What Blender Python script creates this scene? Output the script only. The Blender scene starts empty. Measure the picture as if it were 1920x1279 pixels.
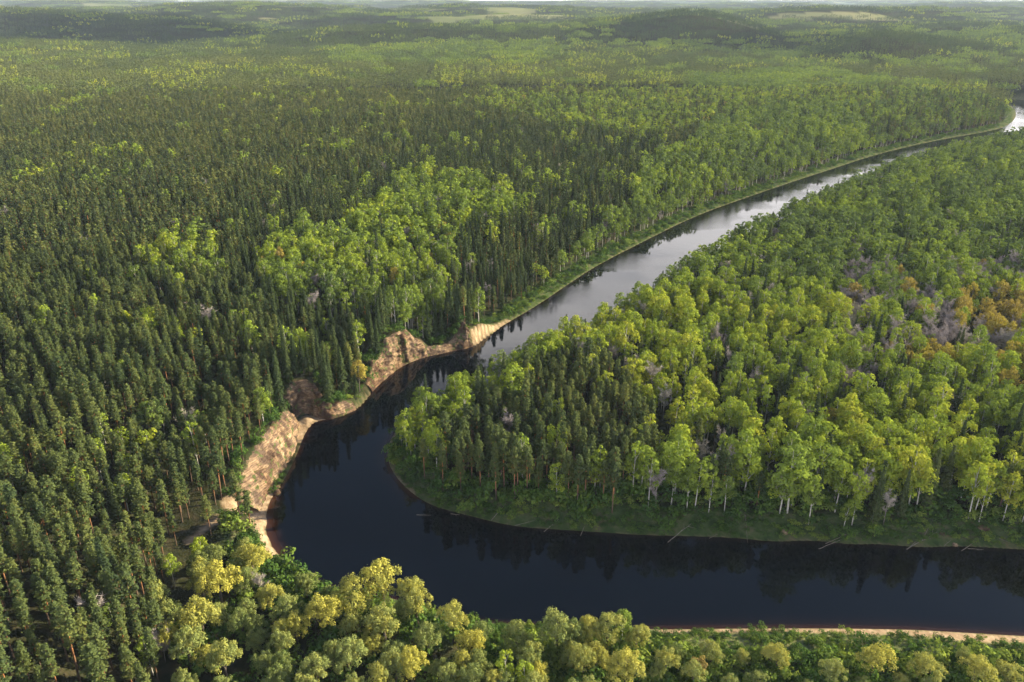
import bpy, math
import numpy as np
from mathutils import Vector

# ------------------------------------------------------------------ camera, world, sun, exposure
sc = bpy.context.scene
COL = sc.collection
H_CAM = 150.0
F_PX = 1493.0                       # 28 mm on a 36 mm sensor, for a 1920 px wide frame
CX, CY = 960.0, 639.5
PITCH = math.atan((CY - 1.0) / F_PX)
cam_d = bpy.data.cameras.new('camera')
cam_d.sensor_width = 36.0
cam_d.lens = 28.0
cam_d.clip_start = 1.0
cam_d.clip_end = 60000.0
cam = bpy.data.objects.new('camera', cam_d)
COL.objects.link(cam)
cam.location = (0, 0, H_CAM)
cam.rotation_euler = (math.pi / 2 - PITCH, 0, 0)
sc.camera = cam

SUN_EL = math.radians(20.0)
SUN_AZ = math.radians(72.0)         # clockwise from +Y (ahead): to the right and a little ahead
world = bpy.data.worlds.new('World')
sc.world = world
world.use_nodes = True
nt = world.node_tree
nt.nodes.clear()
wo = nt.nodes.new('ShaderNodeOutputWorld')
bg = nt.nodes.new('ShaderNodeBackground')
sky = nt.nodes.new('ShaderNodeTexSky')
sky.sky_type = 'NISHITA'
sky.sun_disc = False
sky.sun_elevation = SUN_EL
sky.sun_rotation = SUN_AZ
sky.altitude = 150
sky.air_density = 1.0
sky.dust_density = 0.9
sky.ozone_density = 2.6
bg.inputs['Strength'].default_value = 0.062
tcw = nt.nodes.new('ShaderNodeTexCoord')
sepw = nt.nodes.new('ShaderNodeSeparateXYZ')
nt.links.new(tcw.outputs['Generated'], sepw.inputs[0])
elev = nt.nodes.new('ShaderNodeValToRGB')          # a bank of bright cloud low over the horizon, thin veils above it
for _ in range(3):
    elev.color_ramp.elements.new(0.5)
for e_, (p_, v_) in zip(elev.color_ramp.elements, ((0.0, 0.72), (0.14, 0.70), (0.28, 0.72), (0.41, 0.62), (0.50, 0.0))):
    e_.position = p_
    e_.color = (v_, v_, v_, 1)
nt.links.new(sepw.outputs[2], elev.inputs[0])
mpw = nt.nodes.new('ShaderNodeMapping')
mpw.inputs['Scale'].default_value = (3.0, 3.0, 9.0)
nt.links.new(tcw.outputs['Generated'], mpw.inputs[0])
nsw = nt.nodes.new('ShaderNodeTexNoise')
nsw.inputs['Scale'].default_value = 1.3
nsw.inputs['Detail'].default_value = 6
nt.links.new(mpw.outputs[0], nsw.inputs['Vector'])
addw = nt.nodes.new('ShaderNodeMath')
addw.operation = 'ADD'
nt.links.new(nsw.outputs[0], addw.inputs[0])
nt.links.new(elev.outputs[0], addw.inputs[1])
cmask = nt.nodes.new('ShaderNodeMapRange')
cmask.inputs[1].default_value = 0.78
cmask.inputs[2].default_value = 1.15
nt.links.new(addw.outputs[0], cmask.inputs[0])
mixw = nt.nodes.new('ShaderNodeMix')
mixw.data_type = 'RGBA'
nt.links.new(cmask.outputs[0], mixw.inputs[0])
nt.links.new(sky.outputs[0], mixw.inputs[6])
mixw.inputs[7].default_value = (17.0, 16.3, 16.2, 1)
nt.links.new(mixw.outputs[2], bg.inputs['Color'])
nt.links.new(bg.outputs[0], wo.inputs['Surface'])

sun_d = bpy.data.lights.new('sun', 'SUN')
sun_d.energy = 5.0
sun_d.angle = math.radians(0.6)
sun_d.color = (1.0, 0.86, 0.58)
sun = bpy.data.objects.new('sun', sun_d)
COL.objects.link(sun)
sdir = Vector((math.sin(SUN_AZ) * math.cos(SUN_EL), math.cos(SUN_AZ) * math.cos(SUN_EL), math.sin(SUN_EL)))
sun.rotation_euler = sdir.to_track_quat('Z', 'Y').to_euler()
sun.location = sdir * 400 + Vector((0, 0, 400))

sc.view_settings.view_transform = 'Standard'
sc.view_settings.look = 'None'
sc.view_settings.exposure = 1.58
sc.view_settings.gamma = 1.0
sc.view_settings.use_curve_mapping = False
cy = sc.cycles
cy.max_bounces = 5
cy.diffuse_bounces = 2
cy.glossy_bounces = 2
cy.transmission_bounces = 3
cy.transparent_max_bounces = 4
cy.volume_bounces = 0
cy.use_denoising = True
cy.caustics_reflective = False
cy.caustics_refractive = False

rng = np.random.default_rng(7)
SP, CP = math.sin(PITCH), math.cos(PITCH)


# ------------------------------------------------------------------ pixel <-> ground helpers (1920 x 1279 frame of the survey photo)
def unproj(px, py, z=0.0):
    a = (px - CX) / F_PX
    b = -(py - CY) / F_PX
    dx, dy, dz = a, CP + b * SP, -SP + b * CP
    t = (z - H_CAM) / dz
    return np.array([dx * t, dy * t, z])


def project(x, y, z):
    zc = z - H_CAM
    depth = y * CP - zc * SP
    up = y * SP + zc * CP
    depth = np.maximum(depth, 1e-3)
    return CX + F_PX * x / depth, CY - F_PX * up / depth, depth


def upl(pts, z=0.0):
    return np.array([unproj(p[0], p[1], p[2] if len(p) > 2 else z)[:2] for p in pts])


def smooth(a, b, x):
    t = np.clip((x - a) / (b - a), 0, 1)
    return t * t * (3 - 2 * t)


def hash2(ix, iy, seed):
    h = (ix.astype(np.int64) * 374761393 + iy.astype(np.int64) * 668265263 + seed * 1442695041) & 0xFFFFFFFF
    h = ((h ^ (h >> 13)) * 1274126177) & 0xFFFFFFFF
    h = h ^ (h >> 16)
    return (h & 0xFFFFFF) / float(0xFFFFFF)


def vnoise(x, y, seed=0):
    x = np.asarray(x, float)
    y = np.asarray(y, float)
    ix, iy = np.floor(x), np.floor(y)
    fx, fy = x - ix, y - iy
    fx = fx * fx * (3 - 2 * fx)
    fy = fy * fy * (3 - 2 * fy)
    a, b = hash2(ix, iy, seed), hash2(ix + 1, iy, seed)
    c, d = hash2(ix, iy + 1, seed), hash2(ix + 1, iy + 1, seed)
    return (a * (1 - fx) + b * fx) * (1 - fy) + (c * (1 - fx) + d * fx) * fy


def fbm(x, y, seed=0, n=4):
    s, amp, tot = 0, 1.0, 0
    for k in range(n):
        s = s + amp * vnoise(x * 2 ** k, y * 2 ** k, seed + k * 17)
        tot += amp
        amp *= 0.5
    return s / tot


def in_poly(x, y, P):
    x = np.asarray(x)
    y = np.asarray(y)
    r = np.zeros(x.shape, bool)
    n = len(P)
    for i in range(n):
        x0, y0 = P[i][0], P[i][1]
        x1, y1 = P[(i + 1) % n][0], P[(i + 1) % n][1]
        if y0 == y1:
            continue
        c = ((y0 > y) != (y1 > y)) & (x < (x1 - x0) * (y - y0) / (y1 - y0) + x0)
        r ^= c
    return r


def seg_dist(x, y, L):
    """distance to a polyline"""
    d = np.full(np.shape(x), 1e18)
    for i in range(len(L) - 1):
        ax, ay = L[i][:2]
        bx, by = L[i + 1][:2]
        ex, ey = bx - ax, by - ay
        q = ex * ex + ey * ey + 1e-9
        t = np.clip(((x - ax) * ex + (y - ay) * ey) / q, 0, 1)
        d = np.minimum(d, (x - ax - t * ex) ** 2 + (y - ay - t * ey) ** 2)
    return np.sqrt(d)


def smooth_line(P, n=2):
    P = np.asarray(P, float)
    for _ in range(n):
        Q = [P[0]]
        for i in range(len(P) - 1):
            Q.append(0.75 * P[i] + 0.25 * P[i + 1])
            Q.append(0.25 * P[i] + 0.75 * P[i + 1])
        Q.append(P[-1])
        P = np.array(Q)
    return P


# ------------------------------------------------------------------ the river's two shores
OUTER = upl([(3000, 1225), (2400, 1210), (2100, 1200), (1920, 1193), (1800, 1186), (1700, 1180), (1500, 1178), (1350, 1179), (1220, 1181),
             (1000, 1172), (890, 1166), (830, 1152), (760, 1128), (690, 1112), (620, 1104), (560, 1072), (512, 1033),
             (498, 1000), (499, 962), (508, 935), (528, 908), (545, 878), (558, 850), (568, 822), (578, 802), (586, 791), (612, 787), (640, 779),
             (670, 767), (695, 735), (717, 714), (752, 688), (790, 671), (840, 660), (886, 650), (905, 634), (950, 606), (1010, 571), (1065, 533),
             (1120, 497), (1200, 456), (1300, 406), (1400, 370), (1500, 336), (1560, 317), (1640, 290), (1750, 264), (1850, 247),
             (1886, 238), (1902, 224), (1905, 210), (1893, 196), (1860, 184)])
INNER = upl([(3000, 1075), (2400, 1052), (2100, 1040), (1920, 1030), (1800, 1023), (1740, 1026), (1700, 1024), (1640, 1019), (1600, 1021), (1520, 1012),
             (1450, 1016), (1380, 1008), (1300, 1005), (1200, 1003), (1100, 996), (1000, 990), (950, 984), (900, 972), (860, 962), (810, 948),
             (775, 927), (745, 898), (729, 870), (726, 842), (737, 816), (756, 797), (775, 775)] +
            [(842, 716, 12), (888, 696, 11), (960, 656, 9), (1040, 630, 8), (1110, 603, 8), (1200, 548, 8), (1280, 488, 8),
             (1380, 438, 8), (1480, 390, 8), (1600, 335, 8), (1740, 288, 8), (1920, 251, 8), (2050, 226, 6), (2100, 208, 6), (2040, 186, 4)])
OUTER = smooth_line(OUTER)
INNER = smooth_line(INNER)
RIVER = np.concatenate([OUTER, INNER[::-1]])
HEADLAND = np.concatenate([INNER, np.array([[3500, 1900], [3500, 100]])])


def river_sd(x, y):
    """signed distance to the water: negative on the water"""
    d = np.minimum(seg_dist(x, y, OUTER), seg_dist(x, y, INNER))
    return np.where(in_poly(x, y, RIVER), -d, d)


# sandstone cliffs: foot pixel, height, set-back of the crest
CLIFFS = {
    'long': [(482, 962, 4, 9), (490, 948, 7, 8), (502, 928, 10, 8), (518, 902, 12.5, 6.5), (536, 872, 13, 6), (550, 848, 12.5, 5.5), (557, 826, 11, 5), (561, 808, 9, 5), (562, 798, 6.5, 4)],
    'recess': [(552, 790, 9, 4), (560, 783, 12.5, 3), (570, 778, 14, 3), (580, 777, 14, 3), (588, 780, 10.5, 3), (596, 785, 6.5, 3), (606, 786, 5.5, 3), (622, 785, 5, 3), (640, 779, 5, 3), (655, 773, 3.5, 3), (668, 767, 2.5, 2)],
    'upper': [(696, 735, 2.5, 2), (706, 724, 6, 3), (714, 716, 9.5, 3), (721, 711, 8.0, 4), (733, 701, 9, 5), (744, 693, 14, 5), (754, 686, 14.5, 4), (764, 681, 14.5, 4), (776, 676, 13, 6), (792, 670, 8, 6),
              (810, 666, 3.0, 3), (830, 662, 2.6, 3), (852, 657, 3.2, 3), (866, 654, 8, 4), (873, 652.5, 12, 4), (880, 651, 11.5, 3), (887, 649, 6.5, 3)],
}
CL_W = {}
for k, v in CLIFFS.items():
    f = upl([q[:2] for q in v], 0.0)
    CL_W[k] = np.array([[f[i][0], f[i][1], v[i][2], v[i][3]] for i in range(len(v))])


def cliff_near(x, y):
    """weight 0..1 of being by a cliff, and that cliff's height"""
    best = np.full(np.shape(x), 1e9)
    hh = np.zeros(np.shape(x))
    ss = np.full(np.shape(x), 4.0)
    sg = np.full(np.shape(x), -1.0)
    for L in CL_W.values():
        for i in range(len(L) - 1):
            ax, ay, ah, as_ = L[i]
            bx, by, bh, bs = L[i + 1]
            ex, ey = bx - ax, by - ay
            t = np.clip(((x - ax) * ex + (y - ay) * ey) / (ex * ex + ey * ey), 0, 1)
            d = np.hypot(x - ax - t * ex, y - ay - t * ey)
            m = d < best
            best = np.where(m, d, best)
            hh = np.where(m, ah + t * (bh - ah), hh)
            ss = np.where(m, as_ + t * (bs - as_), ss)
            sg = np.where(m, (x - ax) * ey - (y - ay) * ex, sg)
    hh = np.where(sg > 0, np.minimum(hh, 0.9), hh)      # the apron in front of a cliff stays low
    return best, hh, ss


HILLS = [(835, 1930, 56, 150, 130), (1010, 2080, 44, 190, 150), (530, 2400, 62, 220, 170), (380, 2700, 30, 260, 240), (1400, 2500, 40, 420, 330),
         (800, 3200, 44, 500, 330), (-1500, 4300, 34, 900, 380), (-400, 4900, 40, 800, 420), (-2600, 3300, 26, 700, 420), (1900, 3600, 46, 700, 420), (1250, 1500, 26, 190, 330)]


def height(x, y, sd=None, cl=None):
    if sd is None:
        sd = river_sd(x, y)
    if cl is None:
        cl = cliff_near(x, y)
    head = in_poly(x, y, HEADLAND)
    r = np.hypot(x, y)
    far = smooth(1100, 2600, r)
    n1 = fbm(x / 140.0, y / 140.0, 3, 4)
    n0 = fbm(x / 9.0, y / 9.0, 11, 3)
    # headland: low flood plain
    zh = 0.2 + 3.9 * smooth(-1, 9.5, sd) + 1.6 * smooth(20, 200, sd) * (n1 * 1.6) + 0.5 * (n0 - 0.5) * smooth(0, 6, sd)
    # outer bank: plateau above the cliffs, low ground by the willows and along the upper river
    low = smooth(-118, -82, x) * (1 - smooth(186, 216, y + 0.25 * (x + 100)))
    Hp = (15.5 + 6 * (n1 - 0.5)) * (1 - 0.86 * low)
    zb = 0.25 + 1.3 * smooth(0, 7, sd) + (Hp - 1.5) * smooth(9, 62, sd) + 0.5 * (n0 - 0.5) * smooth(0, 6, sd)
    d, hh, ss = cl
    w = 1 - smooth(6, 26, d - np.minimum(ss, 6))
    zc = 0.2 + (hh + 0.25) * smooth(ss * 0.35, ss * 0.75 + 0.7, d) + np.where(hh < 1, 0, (Hp - hh) * smooth(4, 45, sd)) + 0.5 * (n0 - 0.5) * smooth(3, 9, sd)
    zb = zb * (1 - w) + zc * w
    z = np.where(head, zh, zb)
    land = smooth(5, 160, sd)
    roll = far * (100 * np.tanh(2.8 * (fbm(x / 1300.0, y / 640.0, 21, 4) - 0.45)) * smooth(1500, 3200, r) + 12 * smooth(1500, 5000, r)) * land
    for hx, hy, hz, rx, ry in HILLS:
        roll = roll + hz * np.exp(-((x - hx) / rx) ** 2 - ((y - hy) / ry) ** 2) * land
    rim = smooth(5000, 16000, r)
    roll = roll + rim * (62 + 95 * (fbm(x / 3800.0, y / 2600.0, 33, 4) - 0.40))
    z = np.where(sd > 0, np.minimum(z + np.maximum(roll, -2), 138), z)
    z = np.maximum(z, 0.2) * np.clip(sd / 1.6, 0, 1)
    return np.where(sd < 0, np.maximum(sd * 0.16, -1.7), z)


# ------------------------------------------------------------------ materials
def new_mat(name):
    m = bpy.data.materials.new(name)
    m.use_nodes = True
    t = m.node_tree
    t.nodes.clear()
    o = t.nodes.new('ShaderNodeOutputMaterial')
    return m, t, o


def N(t, typ, **kw):
    n = t.nodes.new(typ)
    for k, v in kw.items():
        setattr(n, k, v)
    return n


def ramp(t, stops, fac):
    r = t.nodes.new('ShaderNodeValToRGB')
    e = r.color_ramp.elements
    while len(e) < len(stops):
        e.new(0.5)
    for i, (p, c) in enumerate(stops):
        e[i].position = p
        e[i].color = (*c, 1)
    t.links.new(fac, r.inputs[0])
    return r.outputs[0]


def mixc(t, fac, a, b, blend='MIX'):
    m = t.nodes.new('ShaderNodeMix')
    m.data_type = 'RGBA'
    m.blend_type = blend
    for sock, val in ((m.inputs[0], fac), (m.inputs[6], a), (m.inputs[7], b)):
        if hasattr(val, 'is_output'):
            t.links.new(val, sock)
        elif isinstance(val, (int, float)):
            sock.default_value = val
        else:
            sock.default_value = (*val, 1)
    return m.outputs[2]


def leaf_mat(name, stops, transl=0.3, clump=0.35, rough_tint=None):
    """foliage: the tree's own tint (one value per tree) picks the colour, each clump varies a little"""
    m, t, o = new_mat(name)
    a = N(t, 'ShaderNodeAttribute', attribute_type='INSTANCER', attribute_name='tint')
    b = N(t, 'ShaderNodeAttribute', attribute_type='GEOMETRY', attribute_name='clump')
    add = N(t, 'ShaderNodeMath', operation='MULTIPLY_ADD')
    t.links.new(b.outputs['Fac'], add.inputs[0])
    add.inputs[1].default_value = clump
    t.links.new(a.outputs['Fac'], add.inputs[2])
    sub = N(t, 'ShaderNodeMath', operation='SUBTRACT')
    t.links.new(add.outputs[0], sub.inputs[0])
    sub.inputs[1].default_value = clump * 0.5
    c = ramp(t, stops, sub.outputs[0])
    d = N(t, 'ShaderNodeBsdfDiffuse')
    tr = N(t, 'ShaderNodeBsdfTranslucent')
    mx = N(t, 'ShaderNodeMixShader')
    mx.inputs[0].default_value = transl
    t.links.new(c, d.inputs[0])
    t.links.new(mixc(t, 0.5, c, (1.0, 1.0, 0.55), 'MULTIPLY'), tr.inputs[0])
    t.links.new(d.outputs[0], mx.inputs[1])
    t.links.new(tr.outputs[0], mx.inputs[2])
    t.links.new(mx.outputs[0], o.inputs[0])
    return m


M = {}
M['pine'] = leaf_mat('pine_needles', [(0.0, (0.040, 0.064, 0.030)), (0.5, (0.082, 0.108, 0.036)), (1.0, (0.150, 0.165, 0.046))], 0.12)
M['spruce'] = leaf_mat('spruce_needles', [(0.0, (0.028, 0.045, 0.022)), (0.5, (0.052, 0.074, 0.028)), (1.0, (0.095, 0.112, 0.038))], 0.10)
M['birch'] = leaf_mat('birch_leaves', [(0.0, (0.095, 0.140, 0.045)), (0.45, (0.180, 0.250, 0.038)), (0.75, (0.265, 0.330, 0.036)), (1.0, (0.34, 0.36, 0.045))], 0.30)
M['willow'] = leaf_mat('willow_leaves', [(0.0, (0.12, 0.17, 0.05)), (0.4, (0.23, 0.265, 0.085)), (0.7, (0.33, 0.325, 0.075)), (1.0, (0.41, 0.385, 0.075))], 0.24)
M['golden'] = leaf_mat('golden_leaves', [(0.0, (0.23, 0.175, 0.07)), (0.5, (0.33, 0.265, 0.065)), (1.0, (0.38, 0.345, 0.055))], 0.34)
M['shrub'] = leaf_mat('shrub_leaves', [(0.0, (0.040, 0.085, 0.024)), (0.5, (0.080, 0.145, 0.030)), (1.0, (0.22, 0.28, 0.05))], 0.24)
M['twig'] = leaf_mat('bare_twigs', [(0.0, (0.27, 0.235, 0.24)), (0.5, (0.36, 0.32, 0.31)), (1.0, (0.46, 0.43, 0.30))], 0.0)


def bark(name, low, high, z0, z1, stripes=0.0):
    m, t, o = new_mat(name)
    tc = N(t, 'ShaderNodeTexCoord')
    sp = N(t, 'ShaderNodeSeparateXYZ')
    t.links.new(tc.outputs['Object'], sp.inputs[0])
    mr = N(t, 'ShaderNodeMapRange')
    mr.inputs[1].default_value = z0
    mr.inputs[2].default_value = z1
    t.links.new(sp.outputs[2], mr.inputs[0])
    c = mixc(t, mr.outputs[0], low, high)
    no = N(t, 'ShaderNodeTexNoise')
    no.inputs['Scale'].default_value = 2.2
    no.inputs['Detail'].default_value = 4
    t.links.new(tc.outputs['Object'], no.inputs['Vector'])
    f = ramp(t, [(0.35, (0.55, 0.52, 0.5)), (0.62, (1, 1, 1))], no.outputs[0])
    c = mixc(t, 0.8, c, f, 'MULTIPLY')
    d = N(t, 'ShaderNodeBsdfDiffuse')
    t.links.new(c, d.inputs[0])
    t.links.new(d.outputs[0], o.inputs[0])
    return m


M['pine_bark'] = bark('pine_bark', (0.13, 0.095, 0.07), (0.36, 0.17, 0.075), 4, 10)
M['spruce_bark'] = bark('spruce_bark', (0.10, 0.08, 0.065), (0.12, 0.09, 0.07), 0, 10)
M['birch_bark'] = bark('birch_bark', (0.40, 0.385, 0.355), (0.52, 0.51, 0.47), 0, 3)
M['willow_bark'] = bark('willow_bark', (0.09, 0.075, 0.06), (0.14, 0.12, 0.10), 0, 6)
M['grey_bark'] = bark('grey_bark', (0.22, 0.19, 0.17), (0.30, 0.27, 0.25), 0, 8)
M['driftwood'] = bark('driftwood', (0.20, 0.17, 0.14), (0.27, 0.24, 0.20), -1, 1)


def ground_mat():
    m, t, o = new_mat('ground')
    geo = N(t, 'ShaderNodeNewGeometry')
    a = N(t, 'ShaderNodeAttribute', attribute_type='GEOMETRY', attribute_name='sand')
    g = N(t, 'ShaderNodeAttribute', attribute_type='GEOMETRY', attribute_name='grass')
    fld = N(t, 'ShaderNodeAttribute', attribute_type='GEOMETRY', attribute_name='field')

    def noise(scale, detail=5):
        n = N(t, 'ShaderNodeTexNoise')
        n.inputs['Scale'].default_value = scale
        n.inputs['Detail'].default_value = detail
        t.links.new(geo.outputs['Position'], n.inputs['Vector'])
        return n.outputs[0]
    duff = ramp(t, [(0.3, (0.020, 0.024, 0.012)), (0.5, (0.034, 0.036, 0.018)), (0.7, (0.054, 0.046, 0.028))], noise(0.35))
    grass = ramp(t, [(0.30, (0.028, 0.052, 0.018)), (0.46, (0.050, 0.080, 0.026)), (0.60, (0.085, 0.100, 0.045)), (0.75, (0.13, 0.11, 0.065))], noise(0.28, 8))
    sand = ramp(t, [(0.3, (0.26, 0.18, 0.11)), (0.5, (0.36, 0.26, 0.17)), (0.7, (0.46, 0.35, 0.24))], noise(0.5))
    field = ramp(t, [(0.35, (0.16, 0.20, 0.07)), (0.65, (0.30, 0.29, 0.14))], noise(0.004, 3))
    c = mixc(t, g.outputs['Fac'], duff, grass)
    c = mixc(t, fld.outputs['Fac'], c, field)
    c = mixc(t, a.outputs['Fac'], c, sand)
    d = N(t, 'ShaderNodeBsdfDiffuse')
    t.links.new(c, d.inputs[0])
    b = N(t, 'ShaderNodeBump')
    b.inputs['Strength'].default_value = 0.6
    b.inputs['Distance'].default_value = 0.5
    t.links.new(noise(1.4, 4), b.inputs['Height'])
    t.links.new(b.outputs[0], d.inputs['Normal'])
    t.links.new(d.outputs[0], o.inputs[0])
    return m


M['ground'] = ground_mat()


def water_mat():
    m, t, o = new_mat('river_water')
    geo = N(t, 'ShaderNodeNewGeometry')
    a = N(t, 'ShaderNodeAttribute', attribute_type='GEOMETRY', attribute_name='shallow')
    p = N(t, 'ShaderNodeBsdfPrincipled')
    c = mixc(t, a.outputs['Fac'], (0.0006, 0.0014, 0.0036), (0.055, 0.022, 0.012))
    t.links.new(c, p.inputs['Base Color'])
    p.inputs['IOR'].default_value = 1.33
    p.inputs['Roughness'].default_value = 0.05
    p.inputs['Specular IOR Level'].default_value = 0.37
    # long smooth swirls, and riffles where the current runs faster upstream
    n1 = N(t, 'ShaderNodeTexNoise')
    n1.inputs['Scale'].default_value = 0.22
    n1.inputs['Detail'].default_value = 3
    n2 = N(t, 'ShaderNodeTexNoise')
    n2.inputs['Scale'].default_value = 1.3
    n2.inputs['Detail'].default_value = 2
    n3 = N(t, 'ShaderNodeTexNoise')
    n3.inputs['Scale'].default_value = 0.02
    n3.inputs['Detail'].default_value = 4
    n3.inputs['Distortion'].default_value = 1.0
    for n in (n1, n2, n3):
        t.links.new(geo.outputs['Position'], n.inputs['Vector'])
    rf = N(t, 'ShaderNodeAttribute', attribute_type='GEOMETRY', attribute_name='riffle')
    mm = N(t, 'ShaderNodeMath', operation='MULTIPLY')
    t.links.new(n2.outputs[0], mm.inputs[0])
    t.links.new(rf.outputs['Fac'], mm.inputs[1])
    ad = N(t, 'ShaderNodeMath', operation='MULTIPLY_ADD')
    t.links.new(n1.outputs[0], ad.inputs[0])
    ad.inputs[1].default_value = 0.35
    t.links.new(mm.outputs[0], ad.inputs[2])
    b = N(t, 'ShaderNodeBump')
    b.inputs['Strength'].default_value = 0.15
    b.inputs['Distance'].default_value = 0.5
    t.links.new(ad.outputs[0], b.inputs['Height'])
    t.links.new(b.outputs[0], p.inputs['Normal'])
    t.links.new(p.outputs[0], o.inputs[0])
    return m


M['water'] = water_mat()


def rock_mat():
    m, t, o = new_mat('sandstone')
    geo = N(t, 'ShaderNodeNewGeometry')
    mp = N(t, 'ShaderNodeMapping')
    mp.inputs['Scale'].default_value = (0.7, 0.22, 1.5)
    mp.inputs['Rotation'].default_value = (0.45, 0.1, 0.1)
    t.links.new(geo.outputs['Position'], mp.inputs[0])
    n = N(t, 'ShaderNodeTexNoise')
    n.inputs['Scale'].default_value = 0.55
    n.inputs['Detail'].default_value = 8
    n.inputs['Roughness'].default_value = 0.62
    t.links.new(mp.outputs[0], n.inputs['Vector'])
    c = ramp(t, [(0.28, (0.08, 0.055, 0.042)), (0.42, (0.155, 0.108, 0.08)), (0.52, (0.25, 0.175, 0.115)), (0.66, (0.38, 0.285, 0.185)), (0.8, (0.34, 0.225, 0.15))], n.outputs[0])
    n2 = N(t, 'ShaderNodeTexNoise')
    n2.inputs['Scale'].default_value = 0.22
    n2.inputs['Detail'].default_value = 7
    t.links.new(geo.outputs['Position'], n2.inputs['Vector'])
    lich = ramp(t, [(0.46, (0, 0, 0)), (0.58, (1, 1, 1))], n2.outputs[0])
    c = mixc(t, lich, c, mixc(t, n.outputs[0], (0.065, 0.05, 0.042), (0.18, 0.13, 0.10)))
    n3 = N(t, 'ShaderNodeTexNoise')
    n3.inputs['Scale'].default_value = 0.5
    n3.inputs['Detail'].default_value = 6
    t.links.new(geo.outputs['Position'], n3.inputs['Vector'])
    n4 = N(t, 'ShaderNodeTexNoise')
    n4.inputs['Scale'].default_value = 0.11
    n4.inputs['Detail'].default_value = 5
    t.links.new(geo.outputs['Position'], n4.inputs['Vector'])
    c = mixc(t, ramp(t, [(0.42, (0, 0, 0)), (0.60, (1, 1, 1))], n4.outputs[0]), c, mixc(t, 0.75, c, (0.42, 0.34, 0.30), 'MULTIPLY'))
    wv = N(t, 'ShaderNodeTexWave', bands_direction='Z')
    wv.inputs['Scale'].default_value = 0.35
    wv.inputs['Distortion'].default_value = 4.0
    wv.inputs['Detail'].default_value = 3
    t.links.new(mp.outputs[0], wv.inputs['Vector'])
    c = mixc(t, 0.65, c, ramp(t, [(0.0, (0.42, 0.36, 0.32)), (0.22, (1, 1, 1))], wv.outputs['Fac']), 'MULTIPLY')
    moss = ramp(t, [(0.565, (0, 0, 0)), (0.63, (1, 1, 1))], n3.outputs[0])
    c = mixc(t, moss, c, (0.075, 0.09, 0.035))
    d = N(t, 'ShaderNodeBsdfDiffuse')
    t.links.new(c, d.inputs[0])
    b = N(t, 'ShaderNodeBump')
    b.inputs['Strength'].default_value = 0.9
    b.inputs['Distance'].default_value = 0.6
    t.links.new(n.outputs[0], b.inputs['Height'])
    t.links.new(b.outputs[0], d.inputs['Normal'])
    t.links.new(d.outputs[0], o.inputs[0])
    return m


M['rock'] = rock_mat()


def flat_mat(name, col):
    m, t, o = new_mat(name)
    d = N(t, 'ShaderNodeBsdfDiffuse')
    n = N(t, 'ShaderNodeTexNoise')
    n.inputs['Scale'].default_value = 1.5
    t.links.new(ramp(t, [(0.3, tuple(x * 0.8 for x in col)), (0.7, col)], n.outputs[0]), d.inputs[0])
    t.links.new(d.outputs[0], o.inputs[0])
    return m


# ------------------------------------------------------------------ mesh helpers
def mesh_np(name, V, faces, mats, face_mat=None, attrs=None, smooth_=False):
    """faces: list of int arrays (n,k)"""
    me = bpy.data.meshes.new(name)
    V = np.asarray(V, np.float32)
    me.vertices.add(len(V))
    me.vertices.foreach_set('co', V.ravel())
    loops = np.concatenate([f.ravel() for f in faces]).astype(np.int32)
    tot = np.concatenate([np.full(len(f), f.shape[1]) for f in faces]).astype(np.int32)
    start = np.concatenate([[0], np.cumsum(tot)[:-1]]).astype(np.int32)
    me.loops.add(len(loops))
    me.loops.foreach_set('vertex_index', loops)
    me.polygons.add(len(tot))
    me.polygons.foreach_set('loop_start', start)
    me.polygons.foreach_set('loop_total', tot)
    for m in mats:
        me.materials.append(m)
    if face_mat is not None:
        me.polygons.foreach_set('material_index', np.asarray(face_mat, np.int32))
    me.update(calc_edges=True)
    if smooth_:
        me.polygons.foreach_set('use_smooth', np.ones(len(tot), bool))
    for k, (dom, arr) in (attrs or {}).items():
        a = me.attributes.new(k, 'FLOAT', dom)
        a.data.foreach_set('value', np.asarray(arr, np.float32))
    return me


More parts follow.
